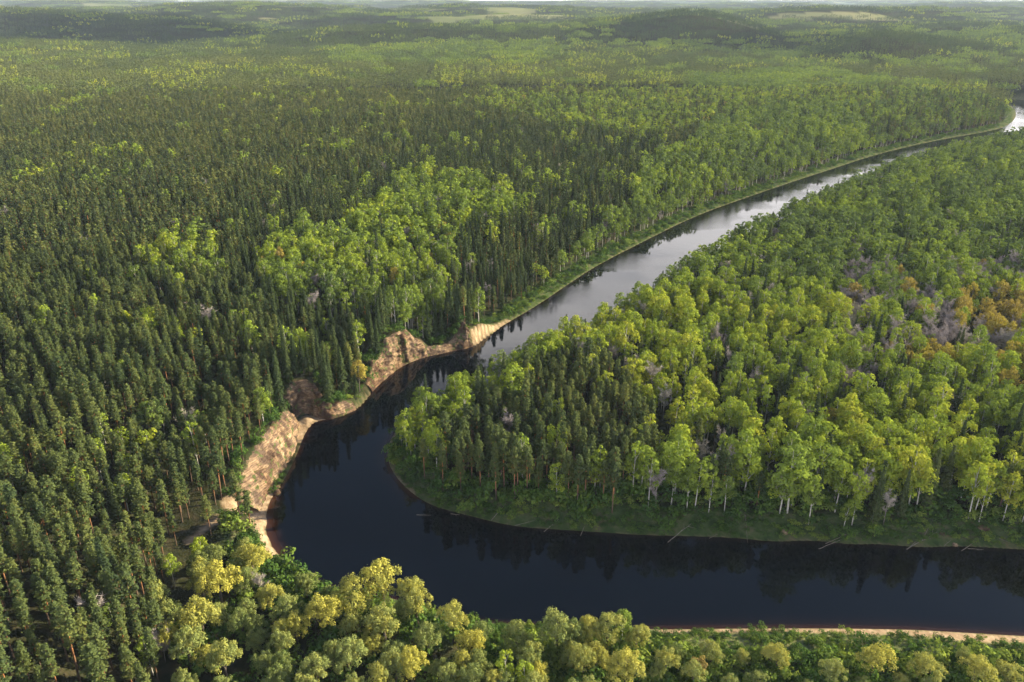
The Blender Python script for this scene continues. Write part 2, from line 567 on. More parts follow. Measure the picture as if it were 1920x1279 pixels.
class Geo:
    """gathers leaf quads and bark tubes of one tree"""
    def __init__(self):
        self.lv, self.lc = [], []
        self.bv, self.bf, self.nb = [], [], 0

    def leaves(self, C, Nn, S, clump, r, aspect=1.0, down=None):
        n = len(C)
        Nn = Nn / (np.linalg.norm(Nn, axis=1, keepdims=True) + 1e-9)
        ref = r.normal(size=(n, 3))
        T = np.cross(Nn, ref)
        T /= np.linalg.norm(T, axis=1, keepdims=True) + 1e-9
        B = np.cross(Nn, T)
        q = np.zeros((n, 4, 3))
        for k in range(4):
            a = k * math.pi / 2 + r.uniform(-0.35, 0.35, n)
            rad = S * r.uniform(0.55, 1.15, n)
            q[:, k] = C + T * (np.cos(a) * rad)[:, None] + B * (np.sin(a) * rad * aspect)[:, None]
        self.lv.append(q)
        self.lc.append(np.broadcast_to(np.asarray(clump, float), (n,)).copy())

    def tube(self, P, R, k=6):
        P = np.asarray(P, float)
        R = np.asarray(R, float)
        n = len(P)
        D = np.gradient(P, axis=0)
        D /= np.linalg.norm(D, axis=1, keepdims=True) + 1e-9
        ref = np.where(np.abs(D[:, 2:3]) > 0.9, [[1.0, 0, 0]], [[0, 0, 1.0]])
        U = np.cross(D, ref)
        U /= np.linalg.norm(U, axis=1, keepdims=True)
        W = np.cross(D, U)
        an = np.arange(k) * 2 * math.pi / k
        ring = P[:, None] + R[:, None, None] * (np.cos(an)[None, :, None] * U[:, None] + np.sin(an)[None, :, None] * W[:, None])
        self.bv.append(ring.reshape(-1, 3))
        i = np.arange(n - 1)[:, None] * k + np.arange(k)[None]
        j = np.arange(n - 1)[:, None] * k + (np.arange(k)[None] + 1) % k
        f = np.stack([i, j, j + k, i + k], -1).reshape(-1, 4) + self.nb
        self.bf.append(f)
        # close the end with a fan of quads is not needed: the tip radius is tiny
        self.nb += n * k

    def build(self, kind, bark_m, leaf_m):
        """(trunk mesh, crown mesh, joint mesh)"""
        bv = np.concatenate(self.bv) if self.bv else np.zeros((0, 3))
        bf = np.concatenate(self.bf) if self.bf else np.zeros((0, 4), int)
        lv = np.concatenate(self.lv).reshape(-1, 3) if self.lv else np.zeros((0, 3))
        lc = np.concatenate(self.lc) if self.lc else np.zeros(0)
        lf = np.arange(len(lv)).reshape(-1, 4)
        tm = mesh_np(kind + '_trunk', bv, [bf], [bark_m], smooth_=True) if len(bf) else None
        cm = mesh_np(kind + '_crown', lv, [lf], [leaf_m], attrs={'clump': ('FACE', lc)}) if len(lf) else None
        jm = mesh_np(kind + '_whole', np.concatenate([bv, lv]), [np.concatenate([bf, lf + len(bv)])], [bark_m, leaf_m],
                     face_mat=np.concatenate([np.zeros(len(bf)), np.ones(len(lf))]),
                     attrs={'clump': ('FACE', np.concatenate([np.zeros(len(bf)), lc]))})
        return tm, cm, jm


def trunk_line(H, r, lean=0.02, n=7, wob=0.12):
    t = np.linspace(0, 1, n)
    a = r.uniform(0, 6.28)
    x = np.cos(a) * lean * H * t + np.cumsum(r.normal(0, wob, n)) * 0.35 * t
    y = np.sin(a) * lean * H * t + np.cumsum(r.normal(0, wob, n)) * 0.35 * t
    P = np.stack([x, y, t * H], 1)
    P[0, :2] = 0
    P[0, 2] = -0.6
    return P


def at(P, H, z):
    return np.stack([np.interp(z, P[:, 2], P[:, 0]), np.interp(z, P[:, 2], P[:, 1]), z], -1)


def pine(seed, lod, H=20.0):
    r = np.random.default_rng(seed)
    g = Geo()
    P = trunk_line(H, r, 0.025)
    g.tube(P, np.linspace(0.27, 0.05, len(P)) * 1.0, 7 if lod == 0 else 4)
    base = r.uniform(0.36, 0.52) * H
    step, nb, npos, nq, qs = ((0.80, 5, 4, 6, 0.36) if lod == 0 else (1.5, 5, 2, 3, 0.72))
    R = r.uniform(1.55, 2.25)
    z = base
    while z < H - 0.3:
        t = (z - base) / (H - base)
        prof = np.interp(t, [0, 0.12, 0.35, 0.7, 0.9, 1], [0.62, 1.0, 0.92, 0.56, 0.28, 0.08])
        a0 = r.uniform(0, 6.28)
        for b in range(nb):
            if t < 0.25 and r.random() < 0.35:
                continue
            a = a0 + b * 6.283 / nb + r.normal(0, 0.3)
            L = R * prof * r.uniform(0.6, 1.25)
            rise = r.uniform(0.05, 0.45) + 0.35 * t
            d = np.array([math.cos(a), math.sin(a), rise])
            o = at(P, H, z + r.normal(0, 0.15))
            if lod == 0 and L > 1.2:
                g.tube([o, o + d * L * 0.75], [0.05, 0.02], 3)
            cl = r.random()
            s = r.uniform(0.35, 1.05, npos)
            C = o + d * (L * s)[:, None]
            C = np.repeat(C, nq, 0) + r.normal(0, 1, (npos * nq, 3)) * np.array([0.28, 0.28, 0.16]) * (1.0 if lod == 0 else 1.25)
            Nn = np.array([0, 0, 0.9]) + d * 0.45 + r.normal(0, 0.45, C.shape)
            g.leaves(C, Nn, qs * r.uniform(0.75, 1.25, len(C)), cl, r, 0.75)
        z += step * r.uniform(0.75, 1.25)
    C = at(P, H, np.array([H - 0.2] * nq)) + r.normal(0, 0.22, (nq, 3))
    g.leaves(C, np.array([0, 0, 1]) + r.normal(0, 0.6, C.shape), qs * np.ones(nq), r.random(), r)
    return g.build('pine', M['pine_bark'], M['pine'])


def spruce(seed, lod, H=22.0):
    r = np.random.default_rng(seed)
    g = Geo()
    P = trunk_line(H, r, 0.008, wob=0.03)
    g.tube(P, np.linspace(0.26, 0.03, len(P)), 6 if lod == 0 else 4)
    base = r.uniform(0.05, 0.16) * H
    step, nb, npos, nq, qs = ((0.66, 7, 4, 3, 0.40) if lod == 0 else (1.35, 5, 2, 2, 0.80))
    R = r.uniform(1.9, 2.7)
    z = base
    while z < H - 0.25:
        t = (z - base) / (H - base)
        prof = np.interp(t, [0, 0.1, 0.3, 1], [0.8, 1.0, 0.86, 0.06])
        a0 = r.uniform(0, 6.28)
        for b in range(nb):
            a = a0 + b * 6.283 / nb + r.normal(0, 0.2)
            L = R * prof * r.uniform(0.7, 1.2)
            d = np.array([math.cos(a), math.sin(a), -0.32 + 0.5 * t])
            o = at(P, H, z + r.normal(0, 0.1))
            s = r.uniform(0.25, 1.05, npos)
            C = o + d * (L * s)[:, None]
            C = np.repeat(C, nq, 0) + r.normal(0, 1, (npos * nq, 3)) * np.array([0.2, 0.2, 0.16]) * (1.0 if lod == 0 else 1.5)
            Nn = np.array([0, 0, 0.75]) + d * 0.65 + r.normal(0, 0.35, C.shape)
            g.leaves(C, Nn, qs * (0.55 + 0.6 * prof) * r.uniform(0.75, 1.2, len(C)), r.random(), r, 0.7)
        z += step * r.uniform(0.8, 1.2)
    C = at(P, H, np.array([H, H - 0.3])) + r.normal(0, 0.05, (2, 3))
    g.leaves(C, r.normal(0, 1, (2, 3)) * np.array([1, 1, 0.1]), 0.22 * np.ones(2), r.random(), r, 0.5)
    return g.build('spruce', M['spruce_bark'], M['spruce'])


def lobes(g, cs, rs, r, nq, qs, vert=1.15, fuzz=0.0):
    for c, rad in zip(cs, rs):
        n = max(6, int(nq * (rad / 1.5) ** 2))
        u = r.normal(size=(n, 3))
        u /= np.linalg.norm(u, axis=1, keepdims=True)
        u[:, 2] = np.where(u[:, 2] < -0.35, -u[:, 2] * r.uniform(0.2, 1, n), u[:, 2])
        rr = rad * (r.uniform(0.45, 1.1, n) ** 0.6 + np.abs(r.normal(0, fuzz, n)))
        C = c + u * rr[:, None] * np.array([1, 1, vert])
        Nn = u * 0.9 + np.array([0, 0, 0.25]) + r.normal(0, 0.36, C.shape)
        cl = np.clip(r.random() + r.normal(0, 0.18, n), 0, 1)
        g.leaves(C, Nn, qs * r.uniform(0.7, 1.3, n), cl, r, 0.85)


def birch(seed, lod, H=19.0, mat='birch', bark_='birch_bark', spread=3.2, basef=(0.34, 0.48), kind='birch'):
    r = np.random.default_rng(seed)
    g = Geo()
    P = trunk_line(H * 0.93, r, 0.035, 8, 0.18)
    g.tube(P, np.linspace(0.22, 0.04, len(P)), 6 if lod == 0 else 4)
    b0 = r.uniform(*basef)
    nl = int(r.integers(15, 20)) if lod == 0 else 12
    cs, rs = [], []
    for i in range(nl):
        t = (i + r.uniform(0.1, 0.9)) / nl
        z = H * (b0 + (0.95 - b0) * t)
        prof = np.interp(t, [0, 0.2, 0.5, 0.8, 1], [0.62, 0.98, 1.0, 0.80, 0.32])
        a = i * 2.4 + r.normal(0, 0.5)
        rad = spread * prof * r.uniform(0.55, 1.1)
        o = at(P, H, z * 0.93)
        c = np.array([o[0] + math.cos(a) * rad, o[1] + math.sin(a) * rad, z])
        cs.append(c)
        rs.append(r.uniform(1.15, 1.85) * (1 - 0.22 * t) * spread / 3.0 * (1.0 if lod == 0 else 1.15))
        if lod == 0 and i % 2 == 0:
            zb = max(z * 0.93 - rad * 1.2 - 0.8, H * b0 * 0.8)
            g.tube([at(P, H, zb), (at(P, H, zb) + c) / 2 + np.array([0, 0, 0.2]), c], [0.075, 0.05, 0.02], 3)
    lobes(g, cs, rs, r, 72 if lod == 0 else 16, 0.38 if lod == 0 else 0.80, 1.2)
    return g.build(kind, M[bark_], M[mat])


def willow(seed, lod=0, H=13.0, R=5.0, kind='willow', mat='willow'):
    r = np.random.default_rng(seed)
    g = Geo()
    nl = 56
    P = trunk_line(H * 0.4, r, 0.05, 4, 0.1)
    g.tube(P, [0.5, 0.42, 0.38, 0.33], 8)
    top = P[-1]
    cs, rs = [], []
    # a handful of uneven domes, each carried by its own limb, give the crown its broken outline
    nd = int(r.integers(5, 8))
    for k in range(nd):
        a = k * 2.399963 + r.normal(0, 0.4)
        d0 = 0.0 if k == 0 else R * r.uniform(0.38, 0.66)
        dz = H * (r.uniform(0.74, 0.80) if k == 0 else r.uniform(0.46, 0.70))
        dc = np.array([math.cos(a) * d0, math.sin(a) * d0, dz])
        dr = R * r.uniform(0.34, 0.52)
        m = top * 0.5 + dc * 0.5 + np.array([0, 0, 0.3])
        g.tube([top - np.array([0, 0, 0.4]), m, dc], [0.18, 0.12, 0.05], 4)
        n_ = int(nl / nd)
        for i in range(n_):
            zf = 1 - (i + 0.5) / n_ * 1.35
            b_ = i * 2.399963 + r.normal(0, 0.3)
            q = math.sqrt(max(0, 1 - zf * zf)) * r.uniform(0.75, 1.05)
            c = dc + dr * np.array([math.cos(b_) * q, math.sin(b_) * q, zf * 0.95])
            cs.append(c)
            rs.append(dr * r.uniform(0.28, 0.46))
            if i % 4 == 0:
                g.tube([dc, c], [0.05, 0.02], 3)
    lobes(g, cs, rs, r, 240, 0.23, 1.15, fuzz=0.25)
    return g.build(kind, M['willow_bark'], M[mat])


def bare(seed, lod=0, H=17.0, spread=3.2, nt=420, thick=1.0):
    """leafless tree: forked limbs and a spray of fine twigs"""
    r = np.random.default_rng(seed)
    g = Geo()
    P = trunk_line(H * 0.8, r, 0.04, 7, 0.15)
    g.tube(P, np.linspace(0.2, 0.05, len(P)), 5)
    ends = []
    for i in range(16):
        z = H * r.uniform(0.3, 0.75)
        a = r.uniform(0, 6.28)
        o = at(P, H, z)
        L = spread * r.uniform(0.5, 1.1)
        e = o + np.array([math.cos(a) * L, math.sin(a) * L, L * r.uniform(0.7, 1.5)])
        e[2] = min(e[2], H)
        g.tube([o, (o + e) / 2 - np.array([0, 0, 0.15 * L]), e], [0.085, 0.055, 0.02], 4)
        for s in (0.45, 0.7, 0.95):
            ends.append(o + (e - o) * s)
    ends = np.array(ends)
    k = r.integers(0, len(ends), nt)
    C = ends[k]
    D = r.normal(0, 1, (nt, 3)) * np.array([0.8, 0.8, 0.5]) + np.array([0, 0, 0.7])
    D /= np.linalg.norm(D, axis=1, keepdims=True)
    L = r.uniform(0.7, 1.7, nt)
    side = np.cross(D, r.normal(size=(nt, 3)))
    side /= np.linalg.norm(side, axis=1, keepdims=True)
    w = r.uniform(0.022, 0.055, nt)[:, None] * thick
    q = np.stack([C - side * w, C + side * w, C + D * L[:, None] + side * w * 0.4, C + D * L[:, None] - side * w * 0.4], 1)
    g.lv.append(q)
    g.lc.append(r.random(nt))
    return g.build('bare', M['grey_bark'], M['twig'])


def shrub(seed, lod=0, R=1.5, mat='shrub'):
    r = np.random.default_rng(seed)
    g = Geo()
    n = 6
    cs = [np.array([r.normal(0, 0.6 * R), r.normal(0, 0.6 * R), R * r.uniform(0.35, 1.15)]) for _ in range(n)]
    rs = [R * r.uniform(0.45, 0.75) for _ in range(n)]
    for c in cs[:4]:
        g.tube([np.array([c[0] * 0.3, c[1] * 0.3, -0.3]), c], [0.05, 0.02], 3)
    lobes(g, cs, rs, r, 95, 0.24, 1.0)
    return g.build('shrub', M['willow_bark'], M[mat])


LIB = {
    'pine': [pine(100 + i, 0) for i in range(6)], 'spruce': [spruce(200 + i, 0) for i in range(5)],
    'birch': [birch(300 + i, 0, spread=s) for i, s in enumerate((2.7, 3.2, 3.6, 3.0, 3.9, 2.4))],
    'golden': [birch(340 + i, 0, 17, 'golden', 'grey_bark', 3.2, (0.3, 0.45), 'golden') for i in range(3)],
    'willow': [willow(400 + i) for i in range(5)], 'bare': [bare(500 + i, 0, 17.0, 3.5, 1000, 1.6) for i in range(4)], 'shrub': [shrub(600 + i) for i in range(5)],
    'wbare': [bare(540 + i, 0, 15.0, 5.6, 2600, 1.5) for i in range(2)],
}
LIB1 = {'pine': [pine(120 + i, 1) for i in range(5)], 'spruce': [spruce(220 + i, 1) for i in range(4)],
        'birch': [birch(320 + i, 1, spread=s) for i, s in enumerate((2.9, 3.3, 3.8, 2.6))],
        'golden': [birch(360 + i, 1, 17, 'golden', 'grey_bark', 3.2, (0.3, 0.45), 'golden') for i in range(2)], 'bare': [bare(520 + i, 0, 17, 3.4, 420, 2.0) for i in range(2)]}


# ------------------------------------------------------------------ the ground and the river (one fan-shaped sheet to the horizon)
def fan():
    rad = [4.0, 30.0, 60.0]
    r_ = 80.0
    while r_ < 17500:
        rad.append(r_)
        r_ *= 1.0045 if r_ < 1500 else 1.010
    rad = np.array(rad)
    ang = np.radians(np.linspace(-58, 58, 440))
    R, A = np.meshgrid(rad, ang, indexing='ij')
    return R * np.sin(A), R * np.cos(A), len(rad), len(ang)


GX, GY, NR, NA = fan()
gx, gy = GX.ravel(), GY.ravel()
g_sd = np.where(np.hypot(gx, gy) < 4000, river_sd(gx, gy), 2000.0)
g_cl = cliff_near(gx, gy)
gz = height(gx, gy, g_sd, g_cl)
g_px, g_py, _ = project(gx, gy, gz)
idx = np.arange(NR * NA).reshape(NR, NA)
quad = np.stack([idx[:-1, :-1], idx[:-1, 1:], idx[1:, 1:], idx[1:, :-1]], -1).reshape(-1, 4)[:, ::-1]

g_head = in_poly(gx, gy, HEADLAND)
nz = vnoise(gx / 7.0, gy / 7.0, 51)


def band(p0, p1):
    """vertices whose nearest stretch of the outer shore lies between two pixel columns of the survey"""
    a, b = unproj(*p0)[:2], unproj(*p1)[:2]
    return a, b


BEACH_S = smooth_line(upl([(1240, 1181), (1350, 1179), (1500, 1178), (1700, 1180), (1800, 1186), (1920, 1193), (2100, 1200), (2400, 1210)]))
BEACH_W = smooth_line(upl([(502, 940), (498, 962), (497, 985), (499, 1002), (506, 1022), (514, 1036)]))
BEACH_N = smooth_line(upl([(886, 650), (905, 634), (930, 618), (955, 603)]))
BEACH_T = smooth_line(upl([(775, 927), (745, 898), (729, 870), (726, 842), (737, 816), (760, 795)]))
BEACH_R = smooth_line(upl([(570, 815), (580, 800), (590, 792)]))
LEDGE_L = smooth_line(upl([(440, 925, 8), (462, 930, 6), (482, 940, 4), (494, 950, 1.5)]))
PATH = smooth_line(upl([(352, 986, 9), (372, 968, 10), (392, 952, 11), (404, 944, 11)]))


def sand_of(x, y, sd, n):
    s = np.zeros(np.shape(x))
    wS = 1.3 + 2.6 * smooth(40, 170, x)
    def st(line, w):
        d = seg_dist(x, y, line)
        return 1 - smooth(-0.5, 0.7, d - w)
    s = np.maximum(s, st(BEACH_S, wS * (0.6 + 0.9 * n)))
    s = np.maximum(s, st(BEACH_W, 2.4 + 4.2 * smooth(196, 224, y) + 1.2 * n))
    s = np.maximum(s, st(BEACH_N, 0.9 + 1.6 * n))
    s = np.maximum(s, st(BEACH_T, 0.2 + 1.0 * n) * 0.6)
    s = np.maximum(s, st(BEACH_R, 5.0 + 2 * n) * 0.9)
    s = np.maximum(s, st(PATH, 0.8 + 1.6 * n) * 0.9)
    s = np.maximum(s, st(LEDGE_L, 3.5 + 3.0 * n) * 0.8)
    return s


near = np.hypot(gx, gy) < 700
sand = np.where(near, sand_of(gx, gy, g_sd, nz), 0)
sand = np.where(g_sd < 0, 0.25, sand)
FIELD = (fbm(gx / 700.0, gy / 420.0, 71, 3) > 0.70) & (np.hypot(gx, gy) > 3000)
grass = np.where(g_head, 1 - smooth(8, 13, g_sd), 1 - smooth(9, 16, g_sd))
grass = np.where((g_cl[0] < 16) & ~g_head, 0.35 * (nz > 0.5), grass)
grass = np.maximum(grass, (in_poly(gx, gy, upl([(880, 1160), (3000, 1190), (3000, 2000), (880, 1500)]))) * 1.0)
ground_me = mesh_np('ground', np.stack([gx, gy, gz], 1), [quad], [M['ground']], attrs={'sand': ('POINT', sand), 'grass': ('POINT', grass), 'field': ('POINT', np.maximum(FIELD * 0.7, 0.55 * (seg_dist(gx, gy, BEACH_S) < 11) * (nz > 0.25)))}, smooth_=True)  # also lightens the grass along the south beach, painted as sunlit
ground = bpy.data.objects.new('ground', ground_me)
COL.objects.link(ground)
ground['kind'] = 'structure'

wm = (g_sd < 7).reshape(NR, NA)
wq = wm[:-1, :-1] | wm[1:, 1:] | wm[1:, :-1] | wm[:-1, 1:]
wquad = quad.reshape(NR - 1, NA - 1, 4)[wq]
used = np.unique(wquad)
remap = np.full(NR * NA, -1)
remap[used] = np.arange(len(used))
wx, wy, wsd = gx[used], gy[used], g_sd[used]
dS, dW, dT = seg_dist(wx, wy, BEACH_S), seg_dist(wx, wy, BEACH_W), seg_dist(wx, wy, BEACH_T)
shal = 0.16 * (1 - smooth(0, 5.0, dS)) + 0.7 * (1 - smooth(0, 5.5, dW)) + 0.5 * (1 - smooth(0, 6, dT)) + 0.35 * (1 - smooth(0, 2.0, np.abs(wsd)))
riff = smooth(330, 420, wy) * smooth(0.35, 0.65, fbm(wx / 30.0, wy / 30.0, 91, 3))
water_me = mesh_np('river', np.stack([wx, wy, np.zeros(len(wx))], 1), [remap[wquad]], [M['water']], attrs={'shallow': ('POINT', np.clip(shal, 0, 1)), 'riffle': ('POINT', riff)}, smooth_=True)
river = bpy.data.objects.new('river', water_me)
COL.objects.link(river)
river['kind'] = 'structure'


# ------------------------------------------------------------------ things
def tag(o, label, cat, group=None):
    o['label'] = label
    o['category'] = cat
    if group:
        o['group'] = group
    return o


# sandstone cliffs: closed bodies set against the bank
def make_cliff(key, label, seed):
    L = CL_W[key]
    # resample along the foot
    seg = np.hypot(np.diff(L[:, 0]), np.diff(L[:, 1]))
    s = np.concatenate([[0], np.cumsum(seg)])
    n = int(s[-1] / 0.32) + 2
    u = np.linspace(0, s[-1], n)
    fx, fy, hh, ss = (np.interp(u, s, L[:, k]) for k in range(4))
    k = np.ones(7) / 7
    for arr in (fx, fy, hh, ss):
        pad = np.concatenate([np.full(3, arr[0]), arr, np.full(3, arr[-1])])
        arr[:] = np.convolve(pad, k, 'valid')
    tx, ty = np.gradient(fx), np.gradient(fy)
    q = np.hypot(tx, ty)
    nx, ny = ty / q, -tx / q                       # toward the water (shore runs north with the water on its east)
    rough = 0.6 + 0.9 * fbm(u / 5.0, np.full(n, seed * 3.1), seed, 3)
    vs = np.linspace(0, 1, 54)
    rows = []
    for v in vs:
        # profile: talus, steep face, rounded crest, then back into the hill
        if v < 0.12:
            off, zz = 0.9 - v * 6, -0.8 + v / 0.12 * 1.5
        elif v < 0.8:
            w = (v - 0.12) / 0.68
            off, zz = 0.2 - w ** 1.3 * 1.0, None
        else:
            w = (v - 0.8) / 0.2
            off, zz = None, None
        if zz is None:
            if v < 0.8:
                z = 0.7 + (hh - 0.7) * ((v - 0.12) / 0.68) ** 0.85
                o = 0.2 - (ss * 0.75) * ((v - 0.12) / 0.68) ** 1.25
            else:
                w = (v - 0.8) / 0.2
                z = hh + 0.35 * math.sin(w * math.pi) - 2.2 * max(0, w - 0.55)
                o = 0.2 - ss * 0.75 - w * (ss * 0.25 + 1.6)
        else:
            z, o = np.full(n, zz), np.full(n, off)
        nA = fbm(u / 5.5 + 3, z / 4.6 + seed, seed + 5, 2) - 0.5
        gul = np.abs(fbm(u / 3.4, z / 16.0 + seed, seed + 15, 2) - 0.5) * 2              # upright joints and gullies
        lay = np.floor(z / 1.05 + 0.10 * u + 1.5 * fbm(u / 6.0, u * 0 + seed, seed + 2, 2))
        st = hash2(lay, np.floor(u / 3.0 + 0.5 * hash2(lay, lay * 0, seed)), seed + 4) - 0.5    # beds that stand out or weather back
        nB = fbm(u / 0.9, z / 0.6 + u / 9.0, seed + 9, 3) - 0.5
        face = math.sin(min(1, max(0, (v - 0.03) / 0.9)) * math.pi) ** 0.6
        o = o + face * (nA * 1.9 + st * 1.0 + (gul - 0.35) * 1.7 + nB * 0.8) * np.minimum(1, hh / 8)
        z = z + smooth(0.55, 0.95, v) * (fbm(u / 3.6, u * 0 + 3.3, seed, 2) - 0.5) * np.minimum(2.2, hh * 0.3)
        rows.append(np.stack([fx + nx * o, fy + ny * o, z + nB * 0.4], 1))
    G = np.array(rows)
    if key == 'upper':                              # the tall dark alcove cut into the face
        i0 = np.interp(760, [p[0] for p in CLIFFS['upper']], s)
        wgt = np.exp(-((u - i0) / 1.5) ** 4)
        for j in range(6, 40):
            G[j, :, 0] -= nx * wgt * 1.5
            G[j, :, 1] -= ny * wgt * 1.5
    m_, n_ = G.shape[:2]
    V = G.reshape(-1, 3)
    # back and bottom skirt: closes the body inside the hill
    back = G[-1].copy()
    back[:, 2] = -1.0
    V = np.concatenate([V, back])
    ii = np.arange((m_ + 1) * n_).reshape(m_ + 1, n_)
    f = np.stack([ii[:-1, :-1], ii[:-1, 1:], ii[1:, 1:], ii[1:, :-1]], -1).reshape(-1, 4)
    f2 = np.stack([ii[-1, :-1], ii[-1, 1:], ii[0, 1:], ii[0, :-1]], -1)
    me = mesh_np('sandstone_cliff', V, [np.concatenate([f, f2])], [M['rock']])
    o = bpy.data.objects.new('sandstone_cliff', me)
    COL.objects.link(o)
    return tag(o, label, 'cliff')


make_cliff('long', 'long pale sandstone cliff face with grey-brown streaks below the pine forest at the bend', 1)
make_cliff('recess', 'pinkish sandstone cliff in the recess with a low rocky ledge running to the water', 2)
make_cliff('upper', 'orange sandstone cliff with a dark alcove and a rock pillar at its upstream end', 3)


# ------------------------------------------------------------------ which tree grows where
def poly_mask(px, py, pts):
    return in_poly(px, py, pts)


R_BRIGHT = [(478, 470), (520, 415), (620, 425), (720, 350), (760, 315), (870, 322), (950, 355), (1000, 375), (950, 405), (890, 405), (850, 440), (835, 560), (770, 600), (720, 560), (640, 570), (560, 560), (500, 520)]
R_SPR1 = [(430, 400), (620, 330), (900, 230), (1190, 250), (1290, 270), (1280, 330), (1160, 430), (1080, 500), (900, 600), (860, 650), (700, 720), (560, 760), (480, 700), (520, 600), (470, 520)]
R_RIP = [(930, 600), (1080, 440), (1180, 380), (1200, 300), (1300, 260), (1330, 220), (1500, 190), (1700, 180), (1850, 175), (1895, 200), (1900, 240), (1750, 262), (1640, 285), (1500, 335), (1300, 406), (1120, 500), (960, 604)]
R_MIX = [(880, 190), (1150, 130), (1500, 150), (1760, 160), (1700, 185), (1400, 200), (1250, 250), (1080, 245)]
R_YEL = [(650, 125), (1000, 120), (1170, 150), (1100, 180), (900, 175), (720, 155)]
R_HPINE = [(790, 830), (860, 770), (960, 690), (1060, 640), (1140, 660), (1220, 740), (1240, 800), (1200, 850), (1140, 910), (1080, 930), (850, 930), (800, 880)]
R_HGREY = [(1580, 540), (1700, 520), (1900, 560), (1920, 620), (1830, 640), (1680, 640), (1620, 700), (1560, 690), (1590, 620)]
R_HGREY2 = [(1580, 480), (1690, 475), (1690, 510), (1590, 515)]
R_HGREY3 = [(1780, 480), (1880, 480), (1900, 520), (1790, 530)]
R_HORA = [(1780, 560), (1830, 530), (2100, 520), (2100, 620), (1880, 610), (1800, 600)]
R_HYEL2 = [(1840, 640), (1990, 630), (1990, 740), (1900, 720)]
R_HYEL = [(1695, 635), (1800, 620), (1805, 665), (1700, 680)]
R_BIRCHL = [(240, 480), (300, 430), (420, 440), (430, 500), (330, 530), (250, 520)]
R_BAREL = [(300, 555), (380, 545), (420, 580), (330, 600)]
R_LOW1 = [(140, 760), (360, 740), (420, 800), (330, 860), (160, 860)]
R_PINEMID = [(-900, 90), (900, 110), (1100, 200), (700, 320), (450, 430), (-900, 500)]


def kinds_at(px, py, x, y, head):
    """weights: pine, spruce, birch, golden, bare"""
    n = len(px)
    W = np.tile(np.array([0.92, 0.05, 0.022, 0, 0.004]), (n, 1))
    nb = vnoise(x / 38.0, y / 38.0, 61)
    W[:, 2] += 0.42 * smooth(0.74, 0.90, nb)
    W[:, 1] += 0.25 * smooth(0.62, 0.85, vnoise(x / 60.0, y / 60.0, 62))

    def put(mask, w):
        W[mask] = w
    rest = ~head
    put(rest & poly_mask(px, py, R_SPR1), [0.25, 0.66, 0.08, 0, 0.01])
    put(rest & poly_mask(px, py, R_BIRCHL), [0.45, 0.1, 0.44, 0, 0.01])
    put(rest & poly_mask(px, py, R_BAREL), [0.6, 0.1, 0.0, 0, 0.3])
    put(rest & poly_mask(px, py, R_LOW1), [0.62, 0.1, 0.27, 0, 0.01])
    put(rest & poly_mask(px, py, R_BRIGHT), [0.02, 0.07, 0.85, 0.015, 0.045])
    put(rest & poly_mask(px, py, R_RIP), [0.06, 0.09, 0.82, 0.0, 0.03])
    put(rest & poly_mask(px, py, [(1600, 170), (1760, 158), (1880, 188), (1892, 236), (1780, 246), (1620, 252)]), [0.42, 0.16, 0.41, 0, 0.01])
    put(rest & poly_mask(px, py, R_MIX), [0.45, 0.10, 0.43, 0.01, 0.01])
    put(rest & poly_mask(px, py, R_YEL), [0.80, 0.02, 0.18, 0, 0])
    # headland
    put(head, [0.015, 0.06, 0.86, 0.004, 0.06])
    put(head & (py < 470), [0.03, 0.07, 0.86, 0.0, 0.04])
    put(head & poly_mask(px, py, R_HPINE), [0.84, 0.04, 0.11, 0, 0.01])
    for R_ in (R_HGREY, R_HGREY2, R_HGREY3):
        put(head & poly_mask(px, py, R_), [0.0, 0.02, 0.28, 0.06, 0.64])
    put(head & poly_mask(px, py, R_HORA), [0, 0, 0.15, 0.70, 0.15])
    put(head & poly_mask(px, py, R_HYEL), [0, 0, 0.25, 0.75, 0.0])
    put(head & poly_mask(px, py, R_HYEL2), [0, 0, 0.55, 0.40, 0.05])
    return W


KINDS = ['pine', 'spruce', 'birch', 'golden', 'bare']

# jittered grid of tree sites out to 1350 m
FAR0 = 1350.0
sp = 4.3
ix = np.arange(-int(1150 / sp), int(1150 / sp) + 1)
iy = np.arange(int(86 / sp), int(FAR0 / sp) + 1)
X, Y = np.meshgrid(ix * sp, iy * sp * 0.92)
X = X + (np.arange(X.shape[0]) % 2)[:, None] * sp * 0.5
X = (X + rng.uniform(-0.40, 0.40, X.shape) * sp).ravel()
Y = (Y + rng.uniform(-0.40, 0.40, Y.shape) * sp).ravel()
rr = np.hypot(X, Y)
keep = (np.abs(X) < 0.80 * Y + 120) & (rr < FAR0)
X, Y = X[keep], Y[keep]
sd = river_sd(X, Y)
cl = cliff_near(X, Y)
Z = height(X, Y, sd, cl)
head = in_poly(X, Y, HEADLAND)
px, py, dep = project(X, Y, Z + 14)
bx, by, _ = project(X, Y, Z)
keep = (px > -420) & (px < 2340) & (py < 1750) & (sd > 1.5)
